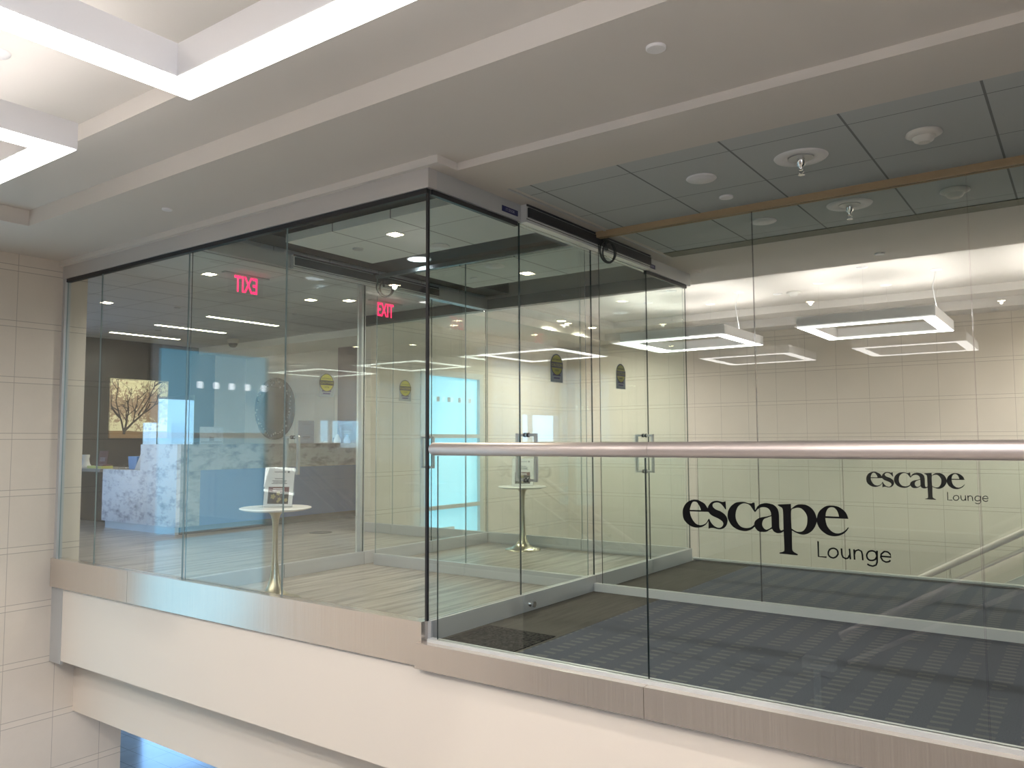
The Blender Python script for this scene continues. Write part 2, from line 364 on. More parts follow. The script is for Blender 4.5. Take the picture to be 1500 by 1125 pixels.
# lounge shell
mb = MB(); mb.box(-9.3, -9.1, -2.6, -.45, 0, 2.8); mb.box(-9.3, -9.1, 1.25, 3.70, 0, 2.8); mb.box(-9.3, -9.1, -.45, 1.25, 1.95, 2.8); mb.box(-9.3, -9.1, -.45, 1.25, 0, .12)
struct(mb, 'wall_west', 'dark_wood')
sbox('wall_west', 'tinted_recess', -9.3, -9.1, 3.70, 4.68, 0, 2.8)
sbox('wall_west', 'white', -9.3, -9.1, 4.68, 5.3, 0, 2.8)
sbox('wall_north', 'white', -9.3, XL-.2, 5.3, 5.5, 0, 2.8)
sbox('wall_east', 'white', XL-.2, XL-.19, D+.12, 5.3, 0, 2.8)
sbox('wall_south', 'white', -9.3, XL-.2, -2.8, -2.6, 0, 2.8)
sbox('wall_east', 'white', XL-.22, XL-.2, -2.6, .2, 0, 2.725)
f = MB()
for q in ((-.45,-.4,.12,1.95),(1.2,1.25,.12,1.95),(-.45,1.25,.12,.17),(-.45,1.25,1.84,1.95)): f.box(-9.24, -9.16, *q)
struct(f, 'window_4', 'alu_light')
sbox('baseboard_west', 'black', -9.1, -9.085, 1.25, 4.68, 0, .1)
# floors and slab edge
struct(MB().box(-9.3, 0.0, 0.0, D, -.1, 0).box(-9.3, XL-.2, D, 5.5, -.1, 0), 'floor', 'wood_floor')
sbox('floor', 'wood_floor', -9.3, XL-.2, -2.8, 0.0, -.1, 0)
mb = MB(); mb.box(.56, 7.2, 0.03, D, -.1, 0.0); struct(mb, 'floor', 'carpet')
sbox('floor', 'carpet_mat', .02, .56, .03, D, -.1, 0.001)
tag(MB().box(.06, .54, .06, .50, 0.0015, .006).build('doormat', 'carpet_dark'), 'black speckled scraper mat on the carpet by the outer glass door', 'mat')
sbox('floor', 'stone_floor', -12, 7.2, -7.4, 10, -3.7, -3.6)
mb = MB(); mb.box(XL, 7.2, .19, D-.05, -1.26, -.1); mb.box(-9.3, XL, .64, 5.5, -1.26, -.1); struct(mb, 'trim_2', 'cream')
struct(MB().box(-4.21, 7.2, -.02, .19, -.75, -.1), 'trim_1', 'cream')
sbox('trim_3', 'alu', XL, -4.21, -.025, .0, -.78, -.13)
# lower level far walls with daylight openings
mb = MB(); mb.box(-12.2, -12, -1, 2.6, -3.6, 0); mb.box(-12.2, -12, 4.4, 5.2, -3.6, 0); mb.box(-12.2, -12, 7.4, 10, -3.6, 0); mb.box(-12.2, -12, 2.6, 7.4, -1.6, 0)
struct(mb, 'wall_back', 'white')
sbox('wall_back', 'white', -12, 7.2, 9.9, 10, -3.6, -1.2)
sbox('wall_back', 'white', -12, XL-.2, -.9, -.8, -3.6, -.1)
sbox('ceiling', 'white', -12.2, XL-.2, 5.5, 10, -.3, -.1); sbox('ceiling', 'white', -12.2, -9.3, -1, 5.5, -.3, -.1)
# ---------------------------------------------------------------- ceiling steps
def ceil(name, mat, rects):
    m = MB()
    for x0, x1, y0, y1, z in rects: m.box(x0, x1, y0, y1, z, 3.15)
    return struct(m, name, mat)
ceil('ceiling', 'paint', [
    (-2.95, XR+.2, -7.4, -1.23, Z4), (-3.36, XR+.2, -1.23, -.76, Z3), (-3.36, -2.95, -7.4, -1.23, Z3),
    (XL-.2, .126, -.76, -.06, Z2), (.126, XR+.2, -.76, .118, Z2), (XL-.2, -3.36, -7.4, -.76, Z2),
    (XL-.2, .126, -.06, 0.05, Z1), (.02, .126, .05, .118, Z1), (.02, 7.2, .118, .6, Z1), (.02, .2, .6, 2.93, Z1), (.02, 7.2, 2.93, 3.59, Z1), (.02, .126, 3.59, 3.76, Z1), (XL, .02, D+.04, 3.76, Z1),
    (.126, XR+.2, 3.59, 4.47, Z2), (XL, .126, 3.76, 4.47, Z2), (XL, -3.36, 4.47, YB, Z2), (-3.36, XR+.2, 8.13, YB, Z2),
    (-3.36, XR+.2, 4.47, 4.94, Z3), (-3.36, XR+.2, 7.67, 8.13, Z3), (-3.36, -2.95, 4.94, 7.67, Z3), (-2.95, XR+.2, 4.94, 7.67, Z4)])
ceil('ceiling', 'act', [(.2, 7.2, .6, 2.93, Z1)])
ceil('ceiling', 'act_lounge', [(-9.3, -2.47, .08, 4.36, Z1), (-9.3, XL-.2, -2.8, .08, Z1)])
ceil('ceiling', 'white', [(-9.3, XL-.2, 4.36, 5.5, 2.62)])
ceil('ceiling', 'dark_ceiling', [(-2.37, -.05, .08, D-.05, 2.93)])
sbox('ceiling', 'dark_ceiling', -9.4, 7.3, -7.5, YB+.3, 3.15, 3.25)
# bulkheads around the vestibule: brown undersides that frame the tiled panels
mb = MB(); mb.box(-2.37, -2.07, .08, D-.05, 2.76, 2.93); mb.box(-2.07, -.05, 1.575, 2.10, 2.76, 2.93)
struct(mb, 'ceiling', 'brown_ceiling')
for i, (y0, y1) in enumerate(((.61, 1.57), (2.13, 3.02))):
    sbox('ceiling', 'act_panel', -2.07, -.29, y0, y1, Z1, 2.79)
# tan trim over mid partition, dark edge trim beyond
sbox('trim_4', 'trimwood', .05, 7.2, MID-.03, MID+.03, Z1-.045, Z1)
sbox('trim_5', 'olive_trim', .2, 7.2, 2.78, 2.95, Z1-.006, Z1+.01)
sbox('trim_6', 'alu', .155, .172, .58, 2.9, Z1-.006, Z1+.01)
# metal headers
mb = MB(); mb.box(XL, .025, -.025, .05, HD, Z1); struct(mb, 'trim_7', 'header')
mb = MB(); mb.box(-.05, .025, .05, D+.05, HD, Z1); struct(mb, 'trim_8', 'alu')
mb = MB(); mb.box(-V-.05, -V+.045, .05, D-.05, HD, Z1); struct(mb, 'trim_9', 'alu')
mb = MB(); mb.box(XL, -.05, D-.05, D+.05, HD, Z1); struct(mb, 'trim_10', 'header_dark')
mb = MB(); mb.box(XL, .0, -.012, .03, HD-.03, HD); mb.box(-.02, .008, .03, .9, HD-.03, HD); mb.box(-.02, .008, 2.84, D, HD-.03, HD); struct(mb, 'trim_11', 'black')
sbox('trim_12', 'header_dark', -V+.10, -.05, MID-.012, MID+.012, 2.665, 2.70)
sbox('trim_22', 'alu', -V-.075, -V-.03, 1.80, 1.85, 0, HD)
sbox('trim_23', 'alu_light', -V-.035, -V-.025, 1.745, 1.757, 0, HD)
# plinth and curb cladding
def clad(name, x0, x1, y0, y1, z0, z1, joints):
    m = MB(); xs = [x0] + joints + [x1]
    for a, b in zip(xs, xs[1:]): m.box(a+.0015, b-.0015, y0, y1, z0, z1)
    return struct(m, name, 'steel')
clad('trim_13', XL, 0, -.045, .03, -.13, BR, [-3.12])
clad('trim_14', -.03, 7.2, -.07, .03, -.137, .004, [1.384])
sbox('trim_15', 'alu', -.045, .02, .03, D, -.1, .0)
sbox('trim_16', 'steel', .02, XR, D, D+.07, -.2, .015)
sbox('trim_17', 'alu_light', .025, 7.2, MID-.02, MID+.02, .0, .06)
sbox('trim_18', 'alu', XL-.002, XL+.045, -.02, .03, BR, HD)      # left jamb of the glass front
struct(MB().box(.022, 7.2, -.022, .028, .004, .022), 'trim_19', 'alu_light')
struct(MB().box(.022, XR, D-.02, D+.03, .015, .03), 'trim_20', 'alu_light')
# ---------------------------------------------------------------- glass partitions
def pane(x0, x1, y0, y1, z0, z1, parent=None, name='glass_pane', mats=('glass','edge'), t=.010):
    g = .0022
    if abs(y1-y0) < 1e-6: m = MB().box(x0+g, x1-g, y0-t/2, y0+t/2, z0, z1, 0, 1, 'Y')
    else: m = MB().box(x0-t/2, x0+t/2, y0+g, y1-g, z0, z1, 0, 1, 'X')
    return m.build(name, list(mats), parent)
GP = 'panes of the glass front'
fx = [0.0, -1.283, -2.44, -3.745, XL+.045]
fl = ['wide frameless glass pane of the front nearest the outer corner', 'frameless glass pane of the front with the brass table behind it', 'frameless glass pane of the front before the marble desk end', 'narrow frameless glass pane of the front against the tiled wall']
for a, b, l in zip(fx[1:], fx[:-1], fl): tag(pane(a, b, .004, .004, BR, HD-.03, None, 'glass_partition', ('glass','edge_mid')), l, 'glass panel', GP)
tag(MB().box(-.008, .008, -.008, .008, BR, HD-.03).build('corner_seal', 'black'), 'black vertical seal where the two glass walls meet at the corner', 'seal')
def railed(name, label, cat, x0, x1, y0, y1, mats=('glass','edge'), top=HD-.005, br=BR, grp=None):
    t = thing(name, ((x0+x1)/2, (y0+y1)/2, 0), label, cat, grp)
    pane(x0, x1, y0, y1, br, top, t, 'glass_pane', mats)
    if abs(y1-y0) < 1e-6: MB().box(x0+.002, x1-.002, y0-.022, y0+.022, .0, br).build('base_rail', 'alu', t, bevel=.002)
    else: MB().box(x0-.022, x0+.022, y0+.002, y1-.002, .0, br).build('base_rail', 'alu', t, bevel=.002)
    return t
railed('glass_screen', 'glass pane across the vestibule middle on the side toward the bridge', 'glass panel', -1.229, -.035, MID, MID, ('glass','edge_mid'), br=.10, top=2.66)
railed('glass_screen', 'glass pane across the vestibule middle on the side toward the lounge', 'glass panel', -V+.11, -1.229, MID, MID, ('glass','edge_mid'), br=.10, top=2.66)
for a, b, l in ((-1.19,-.035,'rear glass pane behind the tulip table nearest the bridge'), (-V,-1.19,'rear glass pane behind the far tulip table'), (-3.89,-V,'rear glass pane in front of the blue frosted window'), (XL,-3.89,'narrow rear glass pane at the lounge end')):
    railed('glass_screen', l, 'glass panel', a, b, D, D, ('glass','edge_mid'))
def pull(parent, x, y):
    for s in (-1, 1):
        m = MB(); X0 = x + s*.075
        m.box(X0-.011, X0+.011, y-.011, y+.011, .852, 1.178)
        for z in (.863, 1.167): m.box(x+s*.006, X0, y-.009, y+.009, z-.009, z+.009)
        h = m.build('handle', 'handle', parent, bevel=.002)
        m = MB()
        for z in (.863, 1.167): m.tube([(x+s*.007, y, z), (x+s*.02, y, z)], .016, 14)
        m.build('rosette', 'black', h)
def caution(parent, x, y0, y1, z0, z1):
    yc = (y0+y1)/2; r = (y1-y0)/2; n = 24; zt = z1-r
    pts = [(x, y0, z0), (x, y1, z0)] + [(x, yc+r*math.cos(math.pi*k/n), zt+r*math.sin(math.pi*k/n)) for k in range(n+1)]
    s = MB().prism(pts, (.001,0,0)).build('warning_sticker', 'backlit_sticker', parent)
    ring = [(x+.0012, yc+.97*r*math.cos(2*math.pi*k/40), zt+.97*r*math.sin(2*math.pi*k/40)) for k in range(40)]
    MB().prism(ring, (.0006,0,0)).build('black_disc', 'black', s)
    ring = [(x+.0019, yc+.88*r*math.cos(2*math.pi*k/40), zt+.88*r*math.sin(2*math.pi*k/40)) for k in range(40)]
    MB().prism(ring, (.0006,0,0)).build('yellow_disc', 'yellow', s)
    MB().box(x+.0026, x+.0031, y0, y1, zt-.022, zt+.02).build('black_band', 'black', s)
    text_obj('lettering', 'CAUTION', s, 'yellow', (x+.0034, yc, zt-.001), (0,1,0), width=1.75*r, height=.02, depth=.0003)
    text_obj('lettering', 'AUTOMATIC', s, 'black', (x+.0028, yc, zt+.037), (0,1,0), width=1.35*r, height=.012, depth=.0003)
    text_obj('lettering', 'DOOR', s, 'black', (x+.0028, yc, zt-.04), (0,1,0), width=.65*r, height=.014, depth=.0003)
    m = MB()
    for q, w in ((.052, .62), (.03, .48)): m.box(x+.0012, x+.0018, yc-w*r, yc+w*r, z0+q-.006, z0+q+.006)
    m.build('small_print', 'navy', s)
def door_wall(x, js, who, hy, stick):
    y0, a, b, c, y3 = js
    railed('glass_sidelight', 'fixed glass sidelight of the %s doors nearest the camera' % who, 'glass panel', x, x, y0, a)
    l = railed('glass_door', '%s glass door with a pull handle, the leaf nearer the camera' % who, 'door', x, x, a, b)
    r = railed('glass_door', '%s glass door with a pull handle, the leaf farther from the camera' % who, 'door', x, x, b, c)
    railed('glass_sidelight', 'fixed glass sidelight of the %s doors at the far end' % who, 'glass panel', x, x, c, y3)
    pull(l, x, hy[0]); pull(r, x, hy[1])
    for d, st in zip((l, r), stick): caution(d, x+.007, *st)
    return l, r
dl, dr = door_wall(0., (.008, .922, 1.882, 2.84, D-.025), 'outer bridge-side', (1.0, 2.765), ((1.292,1.452,1.545,1.75), (2.26,2.418,1.545,1.75)))
door_wall(-V, (.012, .90, 1.805, 2.755, D-.025), 'inner lounge-side', (.985, 2.70), ((1.261,1.429,1.526,1.737), (2.27,2.437,1.526,1.737)))
m = MB().lathe([(.018,0),(.018,.012),(.011,.014),(.011,.03),(.02,.032),(.02,.044)], (.0225, .987, .05), 20, axis='X'); m.build('lock_cylinder', 'chrome', dl)
# door operators on the headers
def operator(x, who):
    t = thing('door_operator', (x+.02, 1.85, HD), 'long black and silver sliding gear box on the %s door header' % who, 'door operator')
    xa = x+.026
    MB().box(xa, xa+.05, .905, 2.775, 2.600, 2.722).build('aluminium_cover', 'alu_light', t, bevel=.002)
    m = MB(); m.box(xa+.05, xa+.062, .92, 2.775, 2.634, 2.700); m.box(xa+.05, xa+.056, .905, 2.775, 2.708, 2.722); m.box(xa+.05, xa+.053, .905, 2.775, 2.618, 2.622); m.build('black_track', 'black', t)
    for k, (ya, yb) in enumerate(((.695,.873), (2.84,2.975))):
        p = MB().box(xa, xa+.003, ya, yb, 2.636, 2.674).build('label_plate', 'navy', t)
        text_obj('lettering', 'I.T DOOR', p, 'paleprint', (xa+.0035, (ya+yb)/2, 2.655), (0,1,0), width=(yb-ya)*.55, height=.018, depth=.0004)
    m = MB()
    for dy, r, ph in ((0, .085, 0), (.03, .075, .6)):
        cy = 1.955+dy
        m.tube([(xa+.085+.018*math.sin(a+ph), cy+r*1.0*math.sin(a), 2.59+r*math.cos(a)) for a in [2*math.pi*k/28 for k in range(28)]], .0085, 8, closed=True)
    m.tube([(xa+.06, 1.92, 2.69), (xa+.08, 1.93, 2.66), (xa+.085, 1.95, 2.60)], .012, 8); m.tube([(xa+.05, 1.84, 2.71), (xa+.085, 1.93, 2.68), (xa+.06, 2.02, 2.70)], .011, 8)
    m.build('cable_loop', 'cord', t)
    return t
operator(0., 'outer'); operator(-V, 'inner')
# mid partition on the bridge, tall panes
for a, b, l in ((.085,1.285,'tall bridge partition pane touching the outer door post'), (1.285,2.565,'tall bridge partition pane in the middle of the view'), (2.565,3.845,'tall bridge partition pane at the right edge of the view')):
    tag(pane(a, b, MID, MID, .06, Z1-.045, None, 'glass_partition', ('glass','edge')), l, 'glass panel', 'tall panes of the bridge partition')
# guards with handrails and lettering
GLYPHS=[[[(1.622, 0.858), (1.638, 0.857), (1.652, 0.851), (1.669, 0.842), (1.68, 0.827), (1.687, 0.816), (1.691, 0.806), (1.598, 0.804), (1.6, 0.791), (1.605, 0.777), (1.615, 0.761), (1.627, 0.75), (1.644, 0.745), (1.66, 0.748), (1.674, 0.756), (1.682, 0.768), (1.687, 0.776), (1.69, 0.771), (1.682, 0.76), (1.672, 0.748), (1.656, 0.738), (1.635, 0.733), (1.614, 0.734), (1.595, 0.741), (1.58, 0.752), (1.567, 0.768), (1.563, 0.788), (1.563, 0.806), (1.569, 0.824), (1.58, 0.84), (1.594, 0.85), (1.608, 0.856)], [(1.598, 0.811), (1.601, 0.824), (1.608, 0.841), (1.615, 0.848), (1.623, 0.849), (1.633, 0.846), (1.643, 0.832), (1.649, 0.82), (1.651, 0.812)]], [[(1.685, 0.828), (1.691, 0.839), (1.703, 0.851), (1.717, 0.856), (1.73, 0.857), (1.742, 0.855), (1.754, 0.853), (1.761, 0.855), (1.767, 0.856), (1.769, 0.821), (1.764, 0.822), (1.757, 0.832), (1.745, 0.844), (1.734, 0.849), (1.722, 0.849), (1.71, 0.844), (1.706, 0.835), (1.711, 0.826), (1.723, 0.818), (1.741, 0.812), (1.758, 0.802), (1.769, 0.79), (1.774, 0.776), (1.773, 0.763), (1.768, 0.75), (1.756, 0.738), (1.739, 0.732), (1.722, 0.733), (1.707, 0.736), (1.695, 0.735), (1.685, 0.731), (1.686, 0.775), (1.69, 0.775), (1.696, 0.762), (1.706, 0.75), (1.718, 0.742), (1.733, 0.738), (1.745, 0.742), (1.753, 0.752), (1.753, 0.762), (1.745, 0.771), (1.729, 0.78), (1.71, 0.787), (1.697, 0.794), (1.687, 0.805), (1.683, 0.816)]], [[(1.83, 0.856), (1.843, 0.857), (1.856, 0.856), (1.869, 0.853), (1.882, 0.852), (1.89, 0.856), (1.897, 0.855), (1.899, 0.82), (1.897, 0.815), (1.887, 0.828), (1.878, 0.841), (1.867, 0.848), (1.851, 0.851), (1.836, 0.846), (1.823, 0.835), (1.815, 0.819), (1.811, 0.8), (1.812, 0.783), (1.818, 0.767), (1.829, 0.753), (1.843, 0.746), (1.863, 0.745), (1.879, 0.75), (1.892, 0.76), (1.895, 0.753), (1.885, 0.743), (1.869, 0.735), (1.851, 0.731), (1.828, 0.733), (1.809, 0.74), (1.793, 0.751), (1.782, 0.767), (1.775, 0.784), (1.775, 0.8), (1.779, 0.817), (1.79, 0.835), (1.807, 0.849), (1.818, 0.854)]], [[(1.898, 0.823), (1.901, 0.827), (1.908, 0.839), (1.92, 0.849), (1.934, 0.854), (1.95, 0.856), (1.969, 0.853), (1.982, 0.848), (1.994, 0.836), (1.999, 0.823), (2.001, 0.806), (2.001, 0.786), (2.001, 0.758), (2.004, 0.745), (2.011, 0.743), (2.017, 0.748), (2.019, 0.741), (2.007, 0.733), (1.991, 0.731), (1.977, 0.737), (1.969, 0.748), (1.958, 0.742), (1.945, 0.734), (1.929, 0.732), (1.913, 0.733), (1.901, 0.742), (1.894, 0.754), (1.893, 0.767), (1.899, 0.779), (1.912, 0.789), (1.928, 0.795), (1.947, 0.799), (1.967, 0.805), (1.966, 0.817), (1.96, 0.829), (1.949, 0.836), (1.935, 0.838), (1.921, 0.835), (1.91, 0.828), (1.903, 0.82), (1.898, 0.815)], [(1.968, 0.801), (1.95, 0.794), (1.935, 0.786), (1.929, 0.773), (1.928, 0.761), (1.934, 0.749), (1.945, 0.742), (1.956, 0.747), (1.968, 0.755)]], [[(1.997, 0.852), (2.052, 0.857), (2.052, 0.836), (2.065, 0.847), (2.079, 0.855), (2.097, 0.857), (2.115, 0.855), (2.132, 0.846), (2.145, 0.832), (2.153, 0.814), (2.156, 0.794), (2.151, 0.774), (2.14, 0.755), (2.125, 0.741), (2.104, 0.732), (2.084, 0.733), (2.067, 0.739), (2.053, 0.746), (2.052, 0.675), (2.055, 0.661), (2.064, 0.654), (2.075, 0.649), (2.073, 0.644), (1.998, 0.646), (1.998, 0.65), (2.013, 0.655), (2.019, 0.666), (2.018, 0.741), (2.018, 0.821), (2.014, 0.839), (1.997, 0.848)], [(2.052, 0.826), (2.065, 0.838), (2.081, 0.842), (2.096, 0.838), (2.109, 0.825), (2.117, 0.808), (2.117, 0.785), (2.112, 0.765), (2.1, 0.748), (2.085, 0.742), (2.069, 0.744), (2.052, 0.754)]], [[(2.215, 0.857), (2.237, 0.855), (2.255, 0.846), (2.272, 0.829), (2.28, 0.806), (2.19, 0.805), (2.192, 0.789), (2.197, 0.772), (2.21, 0.755), (2.227, 0.746), (2.246, 0.747), (2.263, 0.757), (2.273, 0.767), (2.278, 0.773), (2.28, 0.77), (2.269, 0.754), (2.254, 0.742), (2.233, 0.734), (2.213, 0.733), (2.192, 0.739), (2.173, 0.753), (2.161, 0.77), (2.155, 0.79), (2.158, 0.812), (2.167, 0.832), (2.183, 0.847), (2.198, 0.855)], [(2.191, 0.813), (2.194, 0.829), (2.202, 0.844), (2.215, 0.85), (2.228, 0.847), (2.238, 0.834), (2.244, 0.813)]]]
STROKES=[[(2.158, 0.708), (2.158, 0.646), (2.19, 0.646)], [(2.235, 0.666), (2.235, 0.661), (2.232, 0.657), (2.229, 0.652), (2.225, 0.649), (2.221, 0.647), (2.216, 0.645), (2.211, 0.646), (2.206, 0.647), (2.202, 0.65), (2.199, 0.654), (2.197, 0.658), (2.197, 0.663), (2.198, 0.669), (2.2, 0.673), (2.203, 0.678), (2.207, 0.681), (2.212, 0.683), (2.217, 0.684), (2.222, 0.684), (2.226, 0.682), (2.23, 0.68), (2.233, 0.676), (2.235, 0.671), (2.235, 0.666)], [(2.249, 0.685), (2.25, 0.661), (2.254, 0.651), (2.264, 0.646), (2.273, 0.649), (2.28, 0.662)], [(2.28, 0.686), (2.282, 0.645)], [(2.297, 0.685), (2.298, 0.645)], [(2.298, 0.667), (2.302, 0.68), (2.314, 0.685), (2.325, 0.68), (2.328, 0.667), (2.329, 0.645)], [(2.382, 0.667), (2.381, 0.662), (2.379, 0.658), (2.376, 0.653), (2.372, 0.65), (2.367, 0.648), (2.362, 0.647), (2.357, 0.647), (2.353, 0.648), (2.349, 0.651), (2.346, 0.655), (2.345, 0.659), (2.344, 0.664), (2.345, 0.67), (2.347, 0.674), (2.35, 0.679), (2.354, 0.682), (2.359, 0.684), (2.364, 0.685), (2.368, 0.685), (2.373, 0.683), (2.377, 0.681), (2.379, 0.677), (2.381, 0.672), (2.382, 0.667)], [(2.383, 0.686), (2.382, 0.642), (2.378, 0.631), (2.366, 0.625), (2.353, 0.627), (2.345, 0.632)], [(2.396, 0.666), (2.433, 0.666), (2.43, 0.678), (2.422, 0.685), (2.41, 0.686), (2.398, 0.675), (2.396, 0.662), (2.403, 0.65), (2.414, 0.645), (2.424, 0.647), (2.431, 0.653)]]
def smooth(pts):
    n = len(pts); out = []
    def corner(i):
        a = Vector(pts[i])-Vector(pts[i-1]); b = Vector(pts[(i+1)%n])-Vector(pts[i])
        return a.length > 0 and b.length > 0 and a.angle(b) > math.radians(48)
    for i in range(n):
        p0, p1, p2, p3 = (Vector(pts[(i+k)%n]) for k in (-1, 0, 1, 2))
        if corner(i): p0 = p1*2-p2 if corner((i+1)%n) else p1
        if corner((i+1)%n): p3 = p2
        for t in (0, .25, .5, .75):
            out.append(.5*((2*p1)+(p2-p0)*t+(2*p0-5*p1+4*p2-p3)*t*t+(3*p1-p0-3*p2+p3)*t**3))
    return out
def logo(parent, y):
    m = MB()
    for g in GLYPHS:
        cu = bpy.data.curves.new('g', 'CURVE'); cu.dimensions = '2D'; cu.fill_mode = 'BOTH'
        for c in g:
            pts = smooth([(a, b) for a, b in c]); sp = cu.splines.new('POLY'); sp.points.add(len(pts)-1); sp.use_cyclic_u = True
            for q, v in zip(sp.points, pts): q.co = (v.x, v.y, 0, 1)
        ob = bpy.data.objects.new('g', cu); C.objects.link(ob); dg = bpy.context.evaluated_depsgraph_get(); dg.update()
        me = bpy.data.meshes.new_from_object(ob.evaluated_get(dg)); bpy.data.objects.remove(ob)
        m._add([(v.co.x, y, v.co.y) for v in me.vertices], [tuple(p.vertices) for p in me.polygons]); bpy.data.meshes.remove(me)
    w = .0032
    for s in STROKES:
        n = len(s); V2 = [Vector(p) for p in s]; L_, R_ = [], []
        for i in range(n):
            d = (V2[min(i+1, n-1)]-V2[max(i-1, 0)]).normalized(); nn = Vector((-d.y, d.x))*w
            if i == 0: V2[0] = V2[0]-d*.001
            L_.append(V2[i]+nn); R_.append(V2[i]-nn)
        vs = [(p.x, y-.0002, p.y) for p in L_] + [(p.x, y-.0002, p.y) for p in R_]
        m._add(vs, [(i, i+1, n+i+1, n+i) for i in range(n-1)])
    m.build('vinyl_lettering', 'black_vinyl', parent)
def guard(y, side, letter):
    for a, b, l in ((.075,1.376,'clear low guard pane of the %s railing next to the glass corner'), (1.376,2.742,'low guard pane of the %s railing carrying the black lounge lettering'), (2.742,4.10,'clear low guard pane of the %s railing at the right edge')):
        if y > 1 and a > 2.7: continue
        p = tag(pane(a, b, y, y, .022 if y < 1 else .03, 1.0445, None, 'glass_guard', ('glass_guard','edge')), l % side, 'glass guard', 'low guard panes of the %s railing' % side)
        if 1 < a < 2: logo(p, y-.0066)
    r = .036; pts = [(.035, y, 1.083), (.04, y, 1.083), (.05, y, 1.083)]
    m = MB().tube([(.026, y, 1.083), (.030, y, 1.083), (.042, y, 1.083), (1.40, y, 1.083)], [.018, .028, r, r], 32)
    m.tube([(1.4015, y, 1.083), (7.2 if y < 1 else XR, y, 1.083)], r, 32)
    return tag(m.build('handrail', 'rail_steel'), 'thick round satin steel handrail along the %s glass guard' % side, 'handrail')
guard(0.004, 'front', True); guard(D+.004, 'far', True)
# ---------------------------------------------------------------- pendant lights
def pendant(cx, cy, label):
    h, w, zb, zt = .695, .135, 2.375, 2.495
    t = thing('pendant_light', (cx, cy, zb), label, 'pendant light', 'square ring pendant lights')
    m = MB()
    for a, b, c, d in ((-h,h,-h,-h+w),(-h,h,h-w,h),(-h,-h+w,-h+w,h-w),(h-w,h,-h+w,h-w)): m.box(cx+a, cx+b, cy+c, cy+d, zb+.004, zt)
    m.build('housing', 'shade', t)
    m = MB(); e = .004
    for a, b, c, d in ((-h+e,h-e,-h+e,-h+w-e),(-h+e,h-e,h-w+e,h-e),(-h+e,-h+w-e,-h+w-e,h-w+e),(h-w+e,h-e,-h+w-e,h-w+e)): m.box(cx+a, cx+b, cy+c, cy+d, zb, zb+.005)
    m.build('diffuser', 'led', t)
    m = MB(); g = .03
    for a, b, c, d in ((-h+g,h-g,-h+g,-h+w-g),(-h+g,h-g,h-w+g,h-g),(-h+g,-h+w-g,-h+w-g,h-w+g),(h-w+g,h-g,-h+w-g,h-w+g)): m.box(cx+a, cx+b, cy+c, cy+d, zt-.003, zt+.002)
    m.build('uplight_diffuser', 'led_up', t)
    for dx, dy in ((0,-1),(0,1),(1,0),(-1,0)):
        x, y = cx+dx*(h-w/2), cy+dy*(h-w/2)
        c = MB().lathe([(.005,-.02),(.062,-.008),(.065,0)], (x, y, Z4), 28).build('canopy', 'shade', t)
        m = MB().tube([(x, y, zt), (x, y, Z4-.015)], .0013, 6); m.tube([(x,y,zt),(x,y,zt+.02)], .006, 10); m.build('suspension_wire', 'chrome', t)
    return t
p3 = pendant(1.17, 6.34, 'square ring pendant light over the far void, right of the other')
m = MB().tube([(1.17+.63, 6.34, 2.50), (1.78, 6.34, 2.62), (1.755, 6.34, 2.80), (1.79, 6.34, 2.975)], .005, 8); m.build('power_cord', 'shade', p3)
copy_thing(p3, (-2.23, 0, 0), 'square ring pendant light over the far void, seen partly through the vestibule glass')
copy_thing(p3, (0, -8.86, 0), 'large near square ring pendant light cut by the top edge of the photo')
copy_thing(p3, (-2.23, -8.86, 0), 'near square ring pendant light whose corner shows at the left edge of the photo')
copy_thing(p3, (2.23, 0, 0), 'added square ring pendant light over the far void, outside the picture on the right')  # this and the following pendants are unseen, added for more light
copy_thing(p3, (2.23, -8.86, 0), 'added near square ring pendant light, above and behind the photographer')
copy_thing(p3, (0, -11.5, 0), 'added square ring pendant light behind the photographer')
copy_thing(p3, (-2.23, -11.5, 0), 'added square ring pendant light behind the photographer on the left')
# ---------------------------------------------------------------- ceiling devices
def disc(x, y, z, r, name, label, cat, prof=None, mat='plastic'):
    return tag(MB().lathe(prof or [(r*.9,-.012),(r,-.009),(r,0)], (x, y, z), 36).build(name, mat), label, cat)
def sprinkler(x, y, z, label):
    t = thing('ceiling_sprinkler', (x, y, z), label, 'sprinkler', 'chrome sprinklers on round plates')
    m = MB().lathe([(.070,.0),(.075,-.006),(.14,-.008),(.147,0)], (x, y, z), 40); m.build('round_plate', 'shade', t)
    MB().lathe([(.069,-.004),(.069,-.009)], (x, y, z), 40).build('recess', 'alu', t)
    m = MB().lathe([(.022,-.008),(.022,-.05),(.012,-.055),(.012,-.075)], (x, y, z), 20)
    for s in (-1, 1): m.tube([(x+s*.011,y,z-.07),(x+s*.014,y,z-.085),(x,y,z-.10)], .003, 8)
    m.lathe([(.003,-.098),(.019,-.101),(.019,-.104)], (x, y, z), 20); m.build('head', 'chrome', t); return t
sp = sprinkler(1.83, 1.11, Z1, 'chrome sprinkler on a round plate in the near row of ceiling tiles')
copy_thing(sp, (0, 1.13, 0), 'chrome sprinkler on a round plate behind the tall partition glass')
def smoke(x, y, z, label, s=1.):
    t = thing('smoke_detector', (x, y, z), label, 'smoke detector', 'white smoke detectors')
    MB().lathe([(.084*s,0),(.088*s,-.012),(.07*s,-.022),(.062*s,-.026)], (x,y,z), 36).build('base', 'plastic', t)
    MB().lathe([(.055*s,-.026),(.046*s,-.045),(.030*s,-.055)], (x,y,z), 36).build('sensor_head', 'plastic', t)
    MB().lathe([(.047*s,-.031),(.043*s,-.040)], (x,y,z), 24).build('vent_slot', 'black', t); return t
sm = smoke(2.455, 1.12, Z1, 'white smoke detector in the near row of ceiling tiles')
